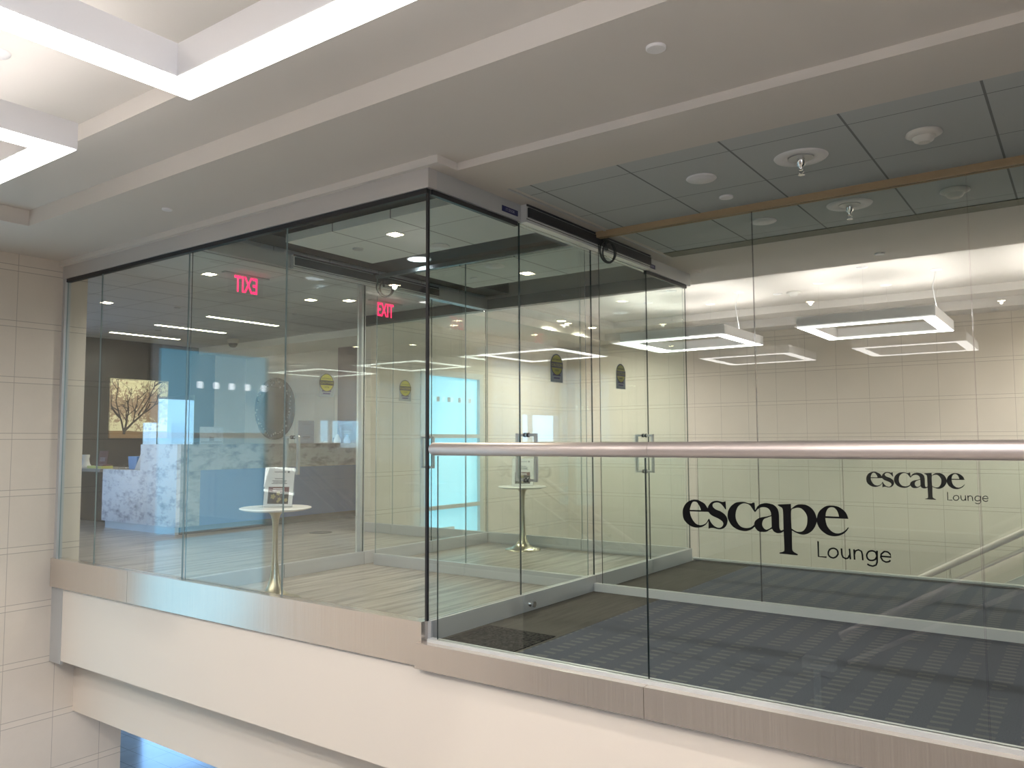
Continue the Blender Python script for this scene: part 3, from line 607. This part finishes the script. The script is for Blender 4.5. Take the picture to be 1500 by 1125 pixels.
copy_thing(sm, (0, 1.19, 0), 'white smoke detector behind the tall partition glass')
copy_thing(sm, (-2.33, 5.64, Z4-Z1), 'white smoke detector on the bright ceiling over the far void')
spk = [(.088,0),(.092,-.006),(.085,-.012),(.055,-.010),(.052,-.014),(.03,-.016)]
disc(1.235, 1.11, Z1, .09, 'ceiling_speaker', 'round white speaker in the near row of ceiling tiles', 'speaker', spk, 'shade')
disc(1.225, 2.29, Z1, .09, 'ceiling_speaker', 'round white speaker behind the tall partition glass', 'speaker', spk, 'shade')
disc(1.22, 1.565, Z1, .045, 'ceiling_cover_plate', 'small white round plate beside the tan trim', 'cover plate', None, 'shade')
disc(1.687, -.46, Z2, .042, 'ceiling_cover_plate', 'round white plate on the plain soffit near the top edge', 'cover plate', None, 'shade')
disc(-2.11, -.385, Z2, .035, 'ceiling_cover_plate', 'small round plate on the soffit above the glass front', 'cover plate', None, 'shade')
disc(1.65, 4.13, Z2, .042, 'ceiling_cover_plate', 'round white plate on the soffit just beyond the bridge', 'cover plate', None, 'shade')
disc(-.07, 6.75, Z4, .055, 'ceiling_cover_plate', 'round white plate beside the detector on the bright far ceiling', 'cover plate', None, 'shade')
disc(2.18, 8.35, Z2, .045, 'ceiling_cover_plate', 'grey round plate on the soffit against the back wall', 'cover plate', None, 'alu')
def can(x, y, z, label, r=.045):
    t = thing('downlight', (x, y, z), label, 'downlight', 'small square downlights')
    MB().box(x-r-.012, x+r+.012, y-r-.012, y+r+.012, z-.004, z-.0005).build('trim_ring', 'shade', t)
    MB().box(x-r, x+r, y-r, y+r, z-.006, z-.0042).build('lens', 'can', t); return t
c0 = can(-1.19, .95, Z1, 'small lit square downlight in the near vestibule ceiling panel')
copy_thing(c0, (-.01, 1.79, 0), 'small lit square downlight in the far vestibule ceiling panel')
for x, y, l in ((-5.93,1.16,'leftmost'), (-3.62,.95,'lit square downlight in the lounge ceiling just left of the mirrored exit sign'), (-3.96,2.45,'lit square downlight in the lounge ceiling right of the mirrored exit sign'), (-3.65,2.74,'lit square downlight in the lounge ceiling nearest the inner door cables')):
    copy_thing(c0, (x+1.19, y-.95, 0), l if 'lit' in l else 'lit square downlight in the lounge ceiling behind the narrow left glass pane')
hall = [(-3.15,6.45,Z3,'small lit downlight in the far soffit above the vestibule rear glass, left one',45), (-3.15,7.35,Z3,'small lit downlight in the far soffit above the vestibule rear glass, right one',45),
    (3.7,5.3,Z4,'added fill downlight over the far void beyond the right edge of the picture',90), (3.7,7.4,Z4,'added fill downlight at the back wall beyond the right edge of the picture',55),
    (-2.4,-4.6,Z4,'added fill downlight behind the photographer on the left',110), (.1,-3.9,Z4,'added fill downlight above and behind the photographer',120), (2.9,-1.5,Z4,'added fill downlight above the photographer near the guard',70), (2.2,-5.4,Z4,'added fill downlight far behind the photographer',110), (-3.2,-3.0,Z3,'added fill downlight beside the left tiled wall, outside the picture',50)]  # all but the two soffit downlights are unseen, added to brighten walls
for x, y, z, l, e_ in hall: copy_thing(c0, (x+1.19, y-.95, z-Z1), l)
disc(-1.76, 1.10, Z1, .045, 'ceiling_cover_plate', 'round plate in the near vestibule ceiling panel', 'cover plate', None, 'alu')
disc(-1.17, 1.44, Z1, .075, 'ceiling_speaker', 'round speaker in the near vestibule ceiling panel', 'speaker', spk, 'shade')
disc(-1.25, 2.30, Z1, .085, 'ceiling_speaker', 'round speaker in the far vestibule ceiling panel', 'speaker', spk, 'shade')
disc(-1.74, 2.62, Z1, .04, 'ceiling_cover_plate', 'round plate in the far vestibule ceiling panel', 'cover plate', None, 'shade')
rd = thing('reflected_downlight', (-1.72, 1.80, 2.76), 'large glowing disc standing for a reflected downlight, in the dark bulkhead near the inner doors', 'downlight')  # made-up fixture in place of a downlight reflected in the front glass
MB().lathe([(.105,-.004),(.11,-.006),(.112,0)], (-1.72,1.80,2.76), 36).build('trim_ring', 'shade', rd)
MB().lathe([(.098,-.0045),(.098,-.0055)], (-1.72,1.80,2.76), 36).build('glow_disc', simple('lit round reflector', (1,1,1), .4, emit=(.8,.87,1), es=1.4), rd)
for x, l in ((-8.30,'farthest lit slot of the three in the lounge ceiling'), (-7.11,'middle lit slot of the three in the lounge ceiling'), (-5.91,'nearest lit slot of the three in the lounge ceiling')):
    t = thing('ceiling_slot_light', (x, 2.97, Z1), l, 'ceiling light', 'linear slot lights')
    MB().box(x-.045, x+.045, 2.42, 3.52, Z1-.004, Z1-.0005).build('trim_ring', 'shade', t)
    MB().box(x-.032, x+.032, 2.435, 3.505, Z1-.007, Z1-.0042).build('diffuser', 'strip', t)
t = thing('ceiling_dome_camera', (-7.65, 4.02, Z1), 'small dome security camera under the lounge ceiling', 'security camera')
MB().lathe([(.09,0),(.09,-.05),(.075,-.065)], (-7.65,4.02,Z1), 28).build('base', 'plastic', t)
MB().lathe([(.07,-.066),(.062,-.10),(.035,-.125),(.005,-.13)], (-7.65,4.02,Z1), 28).build('dome', 'black', t)
for x, y, l in ((-5.6,1.83,'small round plate in the lounge ceiling under the mirrored exit sign'),(-7.6,2.75,'small round plate between the farther lounge slot lights'),(-4.9,3.0,'small round plate in the lounge ceiling beyond the nearest slot light')): disc(x, y, Z1, .04, 'ceiling_cover_plate', l, 'cover plate', None, 'alu')
def exit_sign(x, y0, y1, flip, label):
    yc = (y0+y1)/2; t = thing('exit_sign', (x, yc, Z1), label, 'exit sign')
    MB().box(x-.03, x+.03, y0-.05, y1+.06, Z1-.012, Z1-.0005).build('canopy', 'alu', t)
    MB().box(x-.004, x+.004, y0, y1, 2.527, Z1-.014, 0).build('clear_plate', 'acrylic', t)
    text_obj('lit_letters', 'EXIT', t, 'exit_red', (x+.006, yc, 2.628), (0,-1,0) if flip else (0,1,0), width=.255, height=.155, depth=.001, bold=.012)
    return t
exit_sign(-3.4, 1.0, 1.385, True, 'red lit exit sign reading backwards, left of the other one')
exit_sign(-3.4, 2.875, 3.255, False, 'red lit exit sign reading correctly, beside the inner door cables')
# ---------------------------------------------------------------- tulip tables and leaflet stands
def tulip(x, y, label):
    t = thing('pedestal_table', (x, y, 0), label, 'table', 'tulip pedestal tables')
    prof = [(.185,0.0),(.185,.006),(.16,.014),(.11,.028),(.072,.055),(.048,.10),(.033,.17),(.024,.27),(.020,.38),(.020,.50),(.024,.56),(.034,.60),(.052,.622),(.06,.63)]
    MB().lathe(prof, (x,y,0), 48).build('pedestal', 'brass', t)
    MB().lathe([(.05,.630),(.20,.632),(.250,.645),(.254,.650),(.252,.654),(.245,.656)], (x,y,0), 64).build('table_top', 'white_gloss', t)
    return t
tb = tulip(-1.73, .29, 'white topped brass tulip table standing close behind the front glass')
copy_thing(tb, (-.01, 3.13, 0), 'white topped brass tulip table standing against the rear glass of the vestibule')
def leaflet(x, y, ang, label, w=.22, h=.29):
    t = thing('leaflet_stand', (x, y, .656), label, 'sign holder', 'leaflet stands on the tulip tables')
    z = .657; lean = math.radians(-10); mm = []
    def part(name, mat, f):
        m = MB(); f(m); m.rot(lean, (x, y+.03, z), 'X'); return m
    a = MB().box(x-w/2-.008, x+w/2+.008, y+.030, y+.033, z, z+h); a.rot(lean, (x,y+.03,z), 'X'); a2 = len(a.v); a.box(x-w/2-.008, x+w/2+.008, y-.05, y+.045, z, z+.003)
    fr = len(a.v); a.box(x-w/2-.008, x+w/2+.008, y+.024, y+.0265, z+.003, z+h); a.rot(lean, (x,y+.03,z), 'X', fr)
    A = a
    p = MB().box(x-w/2, x+w/2, y+.0272, y+.0288, z+.006, z+h-.004)
    q = MB().box(x-.36*w, x+.36*w, y+.0262, y+.0270, z+.022, z+.145)
    q2 = MB().box(x-.36*w, x+.36*w, y+.0256, y+.0261, z+.108, z+.145)
    tx = MB()
    for zz, ww in ((.255,.20),(.205,.17),(.19,.25),(.18,.22),(.17,.27)): tx.box(x-ww*w-.0, x+ww*w, y+.0262, y+.0270, z+zz-.0025, z+zz+.0025)
    tx.box(x+.26*w, x+.33*w, y+.0262, y+.0270, z+.247, z+.262)
    pl = MB()
    for zz in (.130,.117): pl.box(x-.2*w, x+.2*w, y+.0250, y+.0255, z+zz-.003, z+zz+.003)
    fl_ = MB()
    for dx, dz, r in ((-.04,.075,.018),(.0,.098,.015),(.01,.055,.013),(.06,.05,.013),(.0,.04,.010)):
        ring = [(x+dx+r*(1+.25*math.cos(5*k*math.pi/9))*math.cos(k*math.pi/9), y+.0252, z+dz+r*(1+.25*math.cos(5*k*math.pi/9))*math.sin(k*math.pi/9)) for k in range(18)]; fl_.prism(ring, (0,.0008,0))
    hs = [A, p, q, q2, tx, pl, fl_]; 
    for b_ in hs[1:]: b_.rot(lean, (x,y+.03,z), 'X')
    for b_ in hs: b_.rot(ang, (x,y,z), 'Z')
    p._add(tx.v, tx.f, 1); A.build('acrylic_holder', 'acrylic', t); pp = p.build('printed_sheet', ['paper','ink'], t)
    for nm, b_, mt in (('food_photo', q, 'photo_dark'), ('maroon_header', q2, 'maroon'), ('title_lines', pl, 'paper'), ('blossoms', fl_, 'olive')): b_.build(nm, mt, pp)
    return t
leaflet(-1.705, .27, math.radians(28), 'clear stand with a white printed leaflet on the near tulip table')
leaflet(-1.73, 3.40, math.radians(28), 'clear stand with a white printed leaflet on the tulip table by the rear glass')
# ---------------------------------------------------------------- reception lounge
dk = thing('reception_desk', (-6.5, 3.5, 0), 'stepped marble reception desk with a slate blue front panel', 'desk')
pts = [(-7.70,2.08,.095),(-5.94,2.08,.095),(-5.94,2.08,1.105),(-6.77,2.08,1.105),(-6.77,2.08,.775),(-7.70,2.08,.775)]
MB().prism(pts, (0,.05,0)).build('marble_end', 'marble', dk)
m = MB(); m.box(-5.99, -5.94, 2.13, 2.40, .095, 1.105); m.box(-5.99, -5.94, 2.40, 5.28, .78, 1.105); m.build('marble_front', 'marble_shaded', dk)
MB().box(-5.99, -5.952, 2.40, 5.28, .095, .78).build('front_panel', 'desk_blue', dk)
MB().box(-6.77, -5.99, 2.13, 5.28, 1.07, 1.105).build('counter_top', 'marble_shaded', dk)
m = MB(); m.box(-7.66, -6.0, 2.11, 2.16, 0, .095); m.build('kick_plate', 'alu', dk); MB().box(-6.03, -5.98, 2.17, 5.28, 0, .095).build('front_kick_plate', 'conc', dk)
MB().box(-7.70, -6.77, 2.13, 2.75, .745, .775).build('low_shelf', 'counter', dk)
cn = thing('side_counter', (-8.35, 2.4, 0), 'thin brown counter running left from the marble desk', 'counter')
MB().box(-9.05, -7.72, 2.05, 2.75, .735, .775).build('counter_top', 'counter', cn)
MB().box(-9.04, -7.75, 2.45, 2.72, 0, .735).build('back_panel', 'dark_wood', cn)
pic = thing('tree_picture', (-9.09, 3.3, 1.2), 'square picture of a bare autumn tree on the dark wood wall', 'picture')
MB().box(-9.098, -9.06, 2.86, 3.80, 1.20, 2.12).build('canvas', 'tree_print', pic)
def branches():
    m = MB(); rnd = random.Random(11)
    def limb(y, z, a, l, w, d):
        n = 6; pts = [(y, z)]; aa = a
        for k in range(n):
            aa += rnd.uniform(-.22, .22) + (.05 if a < 1.5 else -.05); y += math.cos(aa)*l/n; z += math.sin(aa)*l/n
            y = min(max(y, 2.872), 3.788); z = min(max(z, 1.21), 2.11); pts.append((y, z))
        for (ya, za), (yb, zb), k in zip(pts, pts[1:], range(n)):
            dx, dz = yb-ya, zb-za; q = math.hypot(dx, dz) or 1; w0 = w*(1-.5*k/n); w1 = w*(1-.5*(k+1)/n); nx, nz = -dz/q, dx/q
            m.poly([(-9.0585-.0001*d, ya+nx*w0, za+nz*w0), (-9.0585-.0001*d, ya-nx*w0, za-nz*w0), (-9.0585-.0001*d, yb-nx*w1, zb-nz*w1), (-9.0585-.0001*d, yb+nx*w1, zb+nz*w1)])
        if d < 5:
            for q in range(3 if d < 2 else 2):
                k = rnd.randint(2, n); limb(*pts[k], a+rnd.uniform(-.95, .95), l*rnd.uniform(.5, .8), w*.6, d+1)
    limb(3.08, 1.30, 1.9, .5, .016, 0); limb(3.08, 1.30, .75, .62, .018, 0); limb(3.08, 1.26, 1.5, .35, .022, 1); limb(3.02, 1.5, 2.6, .35, .010, 2); limb(3.3, 1.55, 1.2, .55, .013, 1)
    m.build('printed_branches', 'bark', pic)
branches()
mr = thing('round_mirror', (-8.42, 5.28, 1.72), 'large round mirror with a dark ornate relief rim on the lounge wall', 'mirror')
mr_y = 5.298; X0 = -8.25
n0 = MB().lathe([(.53,0),(.53,-.03),(.49,-.05),(.40,-.045),(.36,-.03)], (X0, mr_y, 1.70), 60, axis='Y'); 
MB().lathe([(.36,-.031),(.36,-.033)], (X0, mr_y, 1.70), 60, axis='Y').build('mirror_glass', 'mirror_dark', mr)
m = n0
rr = random.Random(3)
for k in range(46):
    a = 2*math.pi*k/46 + rr.uniform(-.04,.04); r = rr.uniform(.40,.50); x, z = X0+r*math.cos(a), 1.70+r*math.sin(a)
    m.lathe([(.004,-.05),(.012+.012*rr.random(),-.052),(.010,-.058),(.002,-.06)], (x, mr_y, z), 8, 1, axis='Y')
m.build('ornate_rim', ['bronze','alu'], mr)

sbox('trim_21', 'purple', -6.55, -5.3, 5.18, 5.30, 0, 2.62)
# acrylic shields and things on the desk
def shield(x0, x1, y0, y1, z0, z1, label):
    m = MB()
    if y1-y0 < .02: m.box(x0, x1, y0, y1, z0, z1, 0, 1, 'Y')
    else: m.box(x0, x1, y0, y1, z0, z1, 0, 1, 'X')
    return tag(m.build('counter_shield', ['acrylic','edge_light']), label, 'acrylic shield', 'acrylic counter shields')
shield(-6.765, -5.955, 2.30, 2.306, 1.1055, 1.72, 'clear acrylic shield on the high corner of the marble desk')
shield(-6.765, -6.45, 2.10, 2.106, 1.1055, 1.38, 'narrow clear acrylic shield at the step of the marble desk')
shield(-6.2, -6.194, 4.06, 4.80, 1.1055, 1.83, 'tall clear acrylic shield behind the notice on the desk')
def frame_sign(x, y, z, ax, w, h, label, mats, lines=(), lean=.0):
    t = thing('desk_sign', (x, y, z), label, 'sign')
    m = MB().box(x-.004, x, y-w/2, y+w/2, z, z+h); m2 = MB().box(x-.05, x-.004, y-w/2, y+w/2, z, z+.004)
    l = MB()
    for zz, ww, hh in lines: l.box(x+.0005, x+.0015, y-ww*w/2, y+ww*w/2, z+zz*h-hh*h/2, z+zz*h+hh*h/2)
    for q in (m, l): q.rot(-lean, (x, y, z), 'Y')
    b = m.build('card', mats[0], t); m2.build('foot', 'acrylic', t)
    if lines: l.build('printed_lines', mats[1], b)
    return t
frame_sign(-6.05, 2.62, 1.1055, 'Y', .34, .22, 'pale landscape card in a clear frame at the desk corner', ('cardphoto','ink'), ((.12,.9,.05),(.3,.2,.22)))
frame_sign(-6.14, 4.22, 1.1055, 'Y', .29, .33, 'pale grey notice with print leaning on the tall desk shield', ('paleprint','ink'), ((.28,.5,.05),(.2,.35,.03),(.85,.6,.02)))
frame_sign(-6.08, 4.96, 1.1055, 'Y', .27, .29, 'dark maroon sign standing at the right end of the desk', ('maroon','paleprint'), ((.62,.6,.02),(.52,.6,.02),(.42,.5,.02)), .12)
tag(MB().box(-6.45, -6.17, 5.0, 5.17, 1.1055, 1.19).build('card_box', 'maroon', bevel=.003), 'low dark maroon box beside the sign at the right end of the desk', 'box')
for y, l in ((4.69,'glossy white cone paperweight on the desk, left one of two'), (4.88,'pale blue cone paperweight on the desk, right one of two')):
    tag(MB().lathe([(.075,0),(.07,.05),(.035,.11),(.022,.13)], (-6.0, y, 1.1055), 4).build('cone_ornament', 'white_gloss' if y < 4.8 else simple('pale blue enamel', (.4,.5,.75), .15)), l, 'ornament', 'cone ornaments on the desk')
tag(MB().lathe([(.015,0),(.02,.01),(.006,.05),(.018,.10),(.022,.11)], (-5.98, 4.13, 1.1055), 14).build('wine_glass', 'acrylic'), 'tiny clear stemmed glass in front of the grey notice', 'glass')
tag(MB().lathe([(.05,0),(.05,.012),(.02,.03)], (-6.0, 4.47, 1.1055), 16).build('desk_bell', 'white_gloss'), 'small white bell on the desk beside the grey notice', 'bell')
tag(MB().box(-6.25, -6.05, 2.35, 2.44, 1.1055, 1.13).build('card_tray', 'photo_dark', bevel=.002), 'small dark tray behind the corner shield of the desk', 'tray')
# counter items at left
zc = .7755
bt = thing('white_bottle', (-8.62, 2.30, zc), 'white waisted bottle at the left end of the brown counter', 'bottle')
MB().lathe([(.075,0),(.078,.02),(.055,.06),(.045,.12),(.055,.17),(.05,.185)], (-8.62,2.30,zc), 24).build('body', 'white_gloss', bt)
t = thing('brochure_stand', (-8.2, 2.33, zc), 'maroon brochure standing upright on the brown counter', 'brochure')
m = MB().box(-8.36, -8.12, 2.33, 2.336, zc, zc+.24); m.rot(math.radians(-9), (-8.24,2.33,zc), 'X'); m.build('card', 'maroon', t)
m = MB()
for z in (.14,.12,.10): m.box(-8.31, -8.17, 2.327, 2.3285, zc+z-.004, zc+z+.004)
m.rot(math.radians(-9), (-8.24,2.33,zc), 'X'); m.build('printed_lines', 'paleprint', t)
t = thing('paper_stack', (-8.05, 2.22, zc), 'stack of lime leaflets with a brown booklet on top', 'papers')
MB().box(-8.25, -7.86, 2.14, 2.30, zc, zc+.035).build('lime_leaflets', 'limepaper', t); MB().box(-8.08, -7.86, 2.16, 2.29, zc+.036, zc+.055).build('booklet', 'maroon', t)
tag(MB().lathe([(.10,0),(.09,.03),(.055,.07),(.012,.09),(.012,.105)], (-7.48,2.28,zc), 24).build('glass_dome', 'acrylic'), 'small clear dome on the low step of the desk', 'glass dome')
m = MB(); q = [(-7.30,zc),(-7.12,zc),(-7.10,zc+.17),(-7.33,zc+.17)]; m.prism([(a, 2.22, b) for a, b in q], (0,.15,0)); tag(m.build('tissue_bin', 'blue_bin', bevel=.004), 'small blue bin on the low step of the marble desk', 'bin')
m = MB(); m.prism([(-7.12,2.20,zc),(-6.98,2.20,zc),(-6.82,2.20,zc+.33),(-6.90,2.20,zc+.33)], (0,.012,0)); tag(m.build('menu_card', 'paper'), 'white slanted card leaning against the desk step beside the blue bin', 'card')
tag(MB().lathe([(.14,0),(.14,.004)], (-4.73,3.30,.0), 30).build('floor_box', 'conc'), 'round floor box cover in the lounge floor near the inner doors', 'floor box')
# ---------------------------------------------------------------- stair rails in both voids
def stair(y, x0, z0, slope, length, label, label2, near):
    r = thing('stair_rail', (x0, y, z0), label, 'stair rail', None)
    def P(s, dz=0., dy=0.): return (x0+s, y+dy, z0+s*slope+dz)
    MB().tube([P(0), P(length)], .034, 20).build('top_rail', 'rail_steel', r)
    MB().tube([P(.12, -.17), P(length, -.17)], .019, 14).build('lower_rail', 'rail_steel', r)
    s = .35
    while s < length: MB().tube([P(s, -.03), P(s, -.15)], .009, 8).tube([P(s,-.15), P(s,-.15,.05)], .012, 8).build('bracket', 'chrome', r); s += .9
    st = thing('staircase', (x0, y+.1, z0-1.0), label2, 'stairs', None)
    a, b = P(-.1, -.42, .06), P(length, -.42, .06)
    MB().prism([a, b, (b[0], b[1], b[2]-.35), (a[0], a[1], a[2]-.35)], (0,.04,0)).build('stringer', 'alu_light', st)
    m = MB(); n = int(length/.28)
    for k in range(n):
        xa = x0+k*.28; zz = z0-.62+k*.28*slope; m.box(xa, xa+.29, y+.11, y+1.2, zz-.16, zz)
    m.build('treads', 'stone_floor', st)
    return r
stair(6.0, -.3, -1.42, .577, 4.4, 'steel double stair rail rising to the right beyond the far guard', 'staircase rising to the right beyond the far guard glass', False)
# near flight, behind the photographer, mirrored in the guard glass
nr = thing('stair_rail', (1.0, -4.2, -.8), 'steel stair rail mirrored faintly in the front guard glass', 'stair rail')
MB().tube([(1.2,-4.2,-.64), (4.3,-4.2,1.15)], .045, 20).build('top_rail', 'rail_steel', nr)
MB().tube([(1.25,-4.2,-.86), (4.3,-4.2,.90)], .02, 14).build('lower_rail', 'rail_steel', nr)
MB().box(.86, 1.14, -4.26, -4.14, -.95, -.86).build('end_cap', 'alu', nr)
MB().box(.95, 1.0, -4.23, -4.17, -2.2, -.95).build('newel_post', 'alu', nr)
# ---------------------------------------------------------------- light, sky, camera
w = bpy.data.worlds.new('sky'); S.world = w; w.use_nodes = True; nt = w.node_tree; nt.nodes.clear()
out = nt.nodes.new('ShaderNodeOutputWorld'); bg = nt.nodes.new('ShaderNodeBackground'); tc = nt.nodes.new('ShaderNodeTexCoord'); sp_ = nt.nodes.new('ShaderNodeSeparateXYZ'); rp = nt.nodes.new('ShaderNodeValToRGB')
mp = nt.nodes.new('ShaderNodeMapRange'); mp.inputs[1].default_value = -.3; mp.inputs[2].default_value = .6
nt.links.new(tc.outputs['Generated'], sp_.inputs[0]); nt.links.new(sp_.outputs[2], mp.inputs[0]); nt.links.new(mp.outputs[0], rp.inputs[0])
e = rp.color_ramp.elements; e[0].position = 0; e[0].color = (.30,.36,.48,1); e[1].position = 1; e[1].color = (.16,.42,1,1)
for p_, c_ in ((.325,(.42,.5,.62)),(.338,(.36,.66,1.0))): q = e.new(p_); q.color = (*c_, 1)
nt.links.new(rp.outputs[0], bg.inputs[0]); bg.inputs[1].default_value = 3.2; nt.links.new(bg.outputs[0], out.inputs[0])
def lamp(x, y, z, e, col=(1,.86,.70), size=150, r=.04):
    l = bpy.data.lights.new('downlight_lamp', 'SPOT'); l.energy = e; l.color = col; l.spot_size = math.radians(size); l.spot_blend = .8; l.shadow_soft_size = r
    o = bpy.data.objects.new('downlight_lamp', l); C.objects.link(o); o.location = (x, y, z)
for x, y in ((-1.19,.95), (-1.20,2.74)): lamp(x, y, Z1-.03, 60)
lamp(-1.72, 1.80, 2.73, 22, (.85,.92,1), 150, .09)  # lamp of the made-up round fixture
for x, y in ((-5.93,1.16), (-3.62,.95), (-3.96,2.45), (-3.65,2.74)): lamp(x, y, Z1-.03, 28, (1,.96,.93))
for x, y in ((-8.30,2.97), (-7.11,2.97), (-5.91,2.97)): lamp(x, y, Z1-.03, 26, (1,.97,.92), 165, .1)
for x, y, z, l, e_ in hall: lamp(x, y, z-.03, e_*1.4, (1,.94,.88), 165, .02)  # includes the unseen downlights added as fill
def portal(loc, rot, sx, sy):
    l = bpy.data.lights.new('window_portal', 'AREA'); l.shape = 'RECTANGLE'; l.size = sx; l.size_y = sy; l.cycles.is_portal = True
    o = bpy.data.objects.new('window_portal', l); C.objects.link(o); o.location = loc; o.rotation_euler = rot
portal((-9.11, .4, 1.18), (0, math.radians(-90), 0), 2.1, 1.65)
portal((XR, -4.5, 1.52), (0, math.radians(90), 0), 1.8, 3.9)  # at the added daylight window
portal((XR, 7.6, 1.43), (0, math.radians(90), 0), .9, 1.2)
portal((-11.98, 5.0, -2.6), (0, math.radians(-90), 0), 2.0, 4.8)
cam = bpy.data.cameras.new('camera'); co = bpy.data.objects.new('camera', cam); C.objects.link(co)
cam.lens = 28.042; cam.sensor_width = 36; cam.clip_start = .05; cam.clip_end = 100
r_, u_, b_ = (0.810448, 0.585789, -0.004959), (0.045606, -0.054652, 0.997463), (0.584032, -0.808619, -0.071008)
co.matrix_world = Matrix(((r_[0],u_[0],b_[0],3.0863),(r_[1],u_[1],b_[1],-3.439),(r_[2],u_[2],b_[2],1.1281),(0,0,0,1)))
S.camera = co
S.view_settings.view_transform = 'Standard'; S.view_settings.look = 'None'; S.view_settings.gamma = 1; S.view_settings.use_curve_mapping = False
S.view_settings.exposure = 1.15
S.cycles.max_bounces = 10; S.cycles.diffuse_bounces = 5; S.cycles.glossy_bounces = 5; S.cycles.transparent_max_bounces = 40
S.cycles.use_denoising = True; S.cycles.caustics_reflective = False; S.cycles.caustics_refractive = False; S.cycles.sample_clamp_indirect = 4
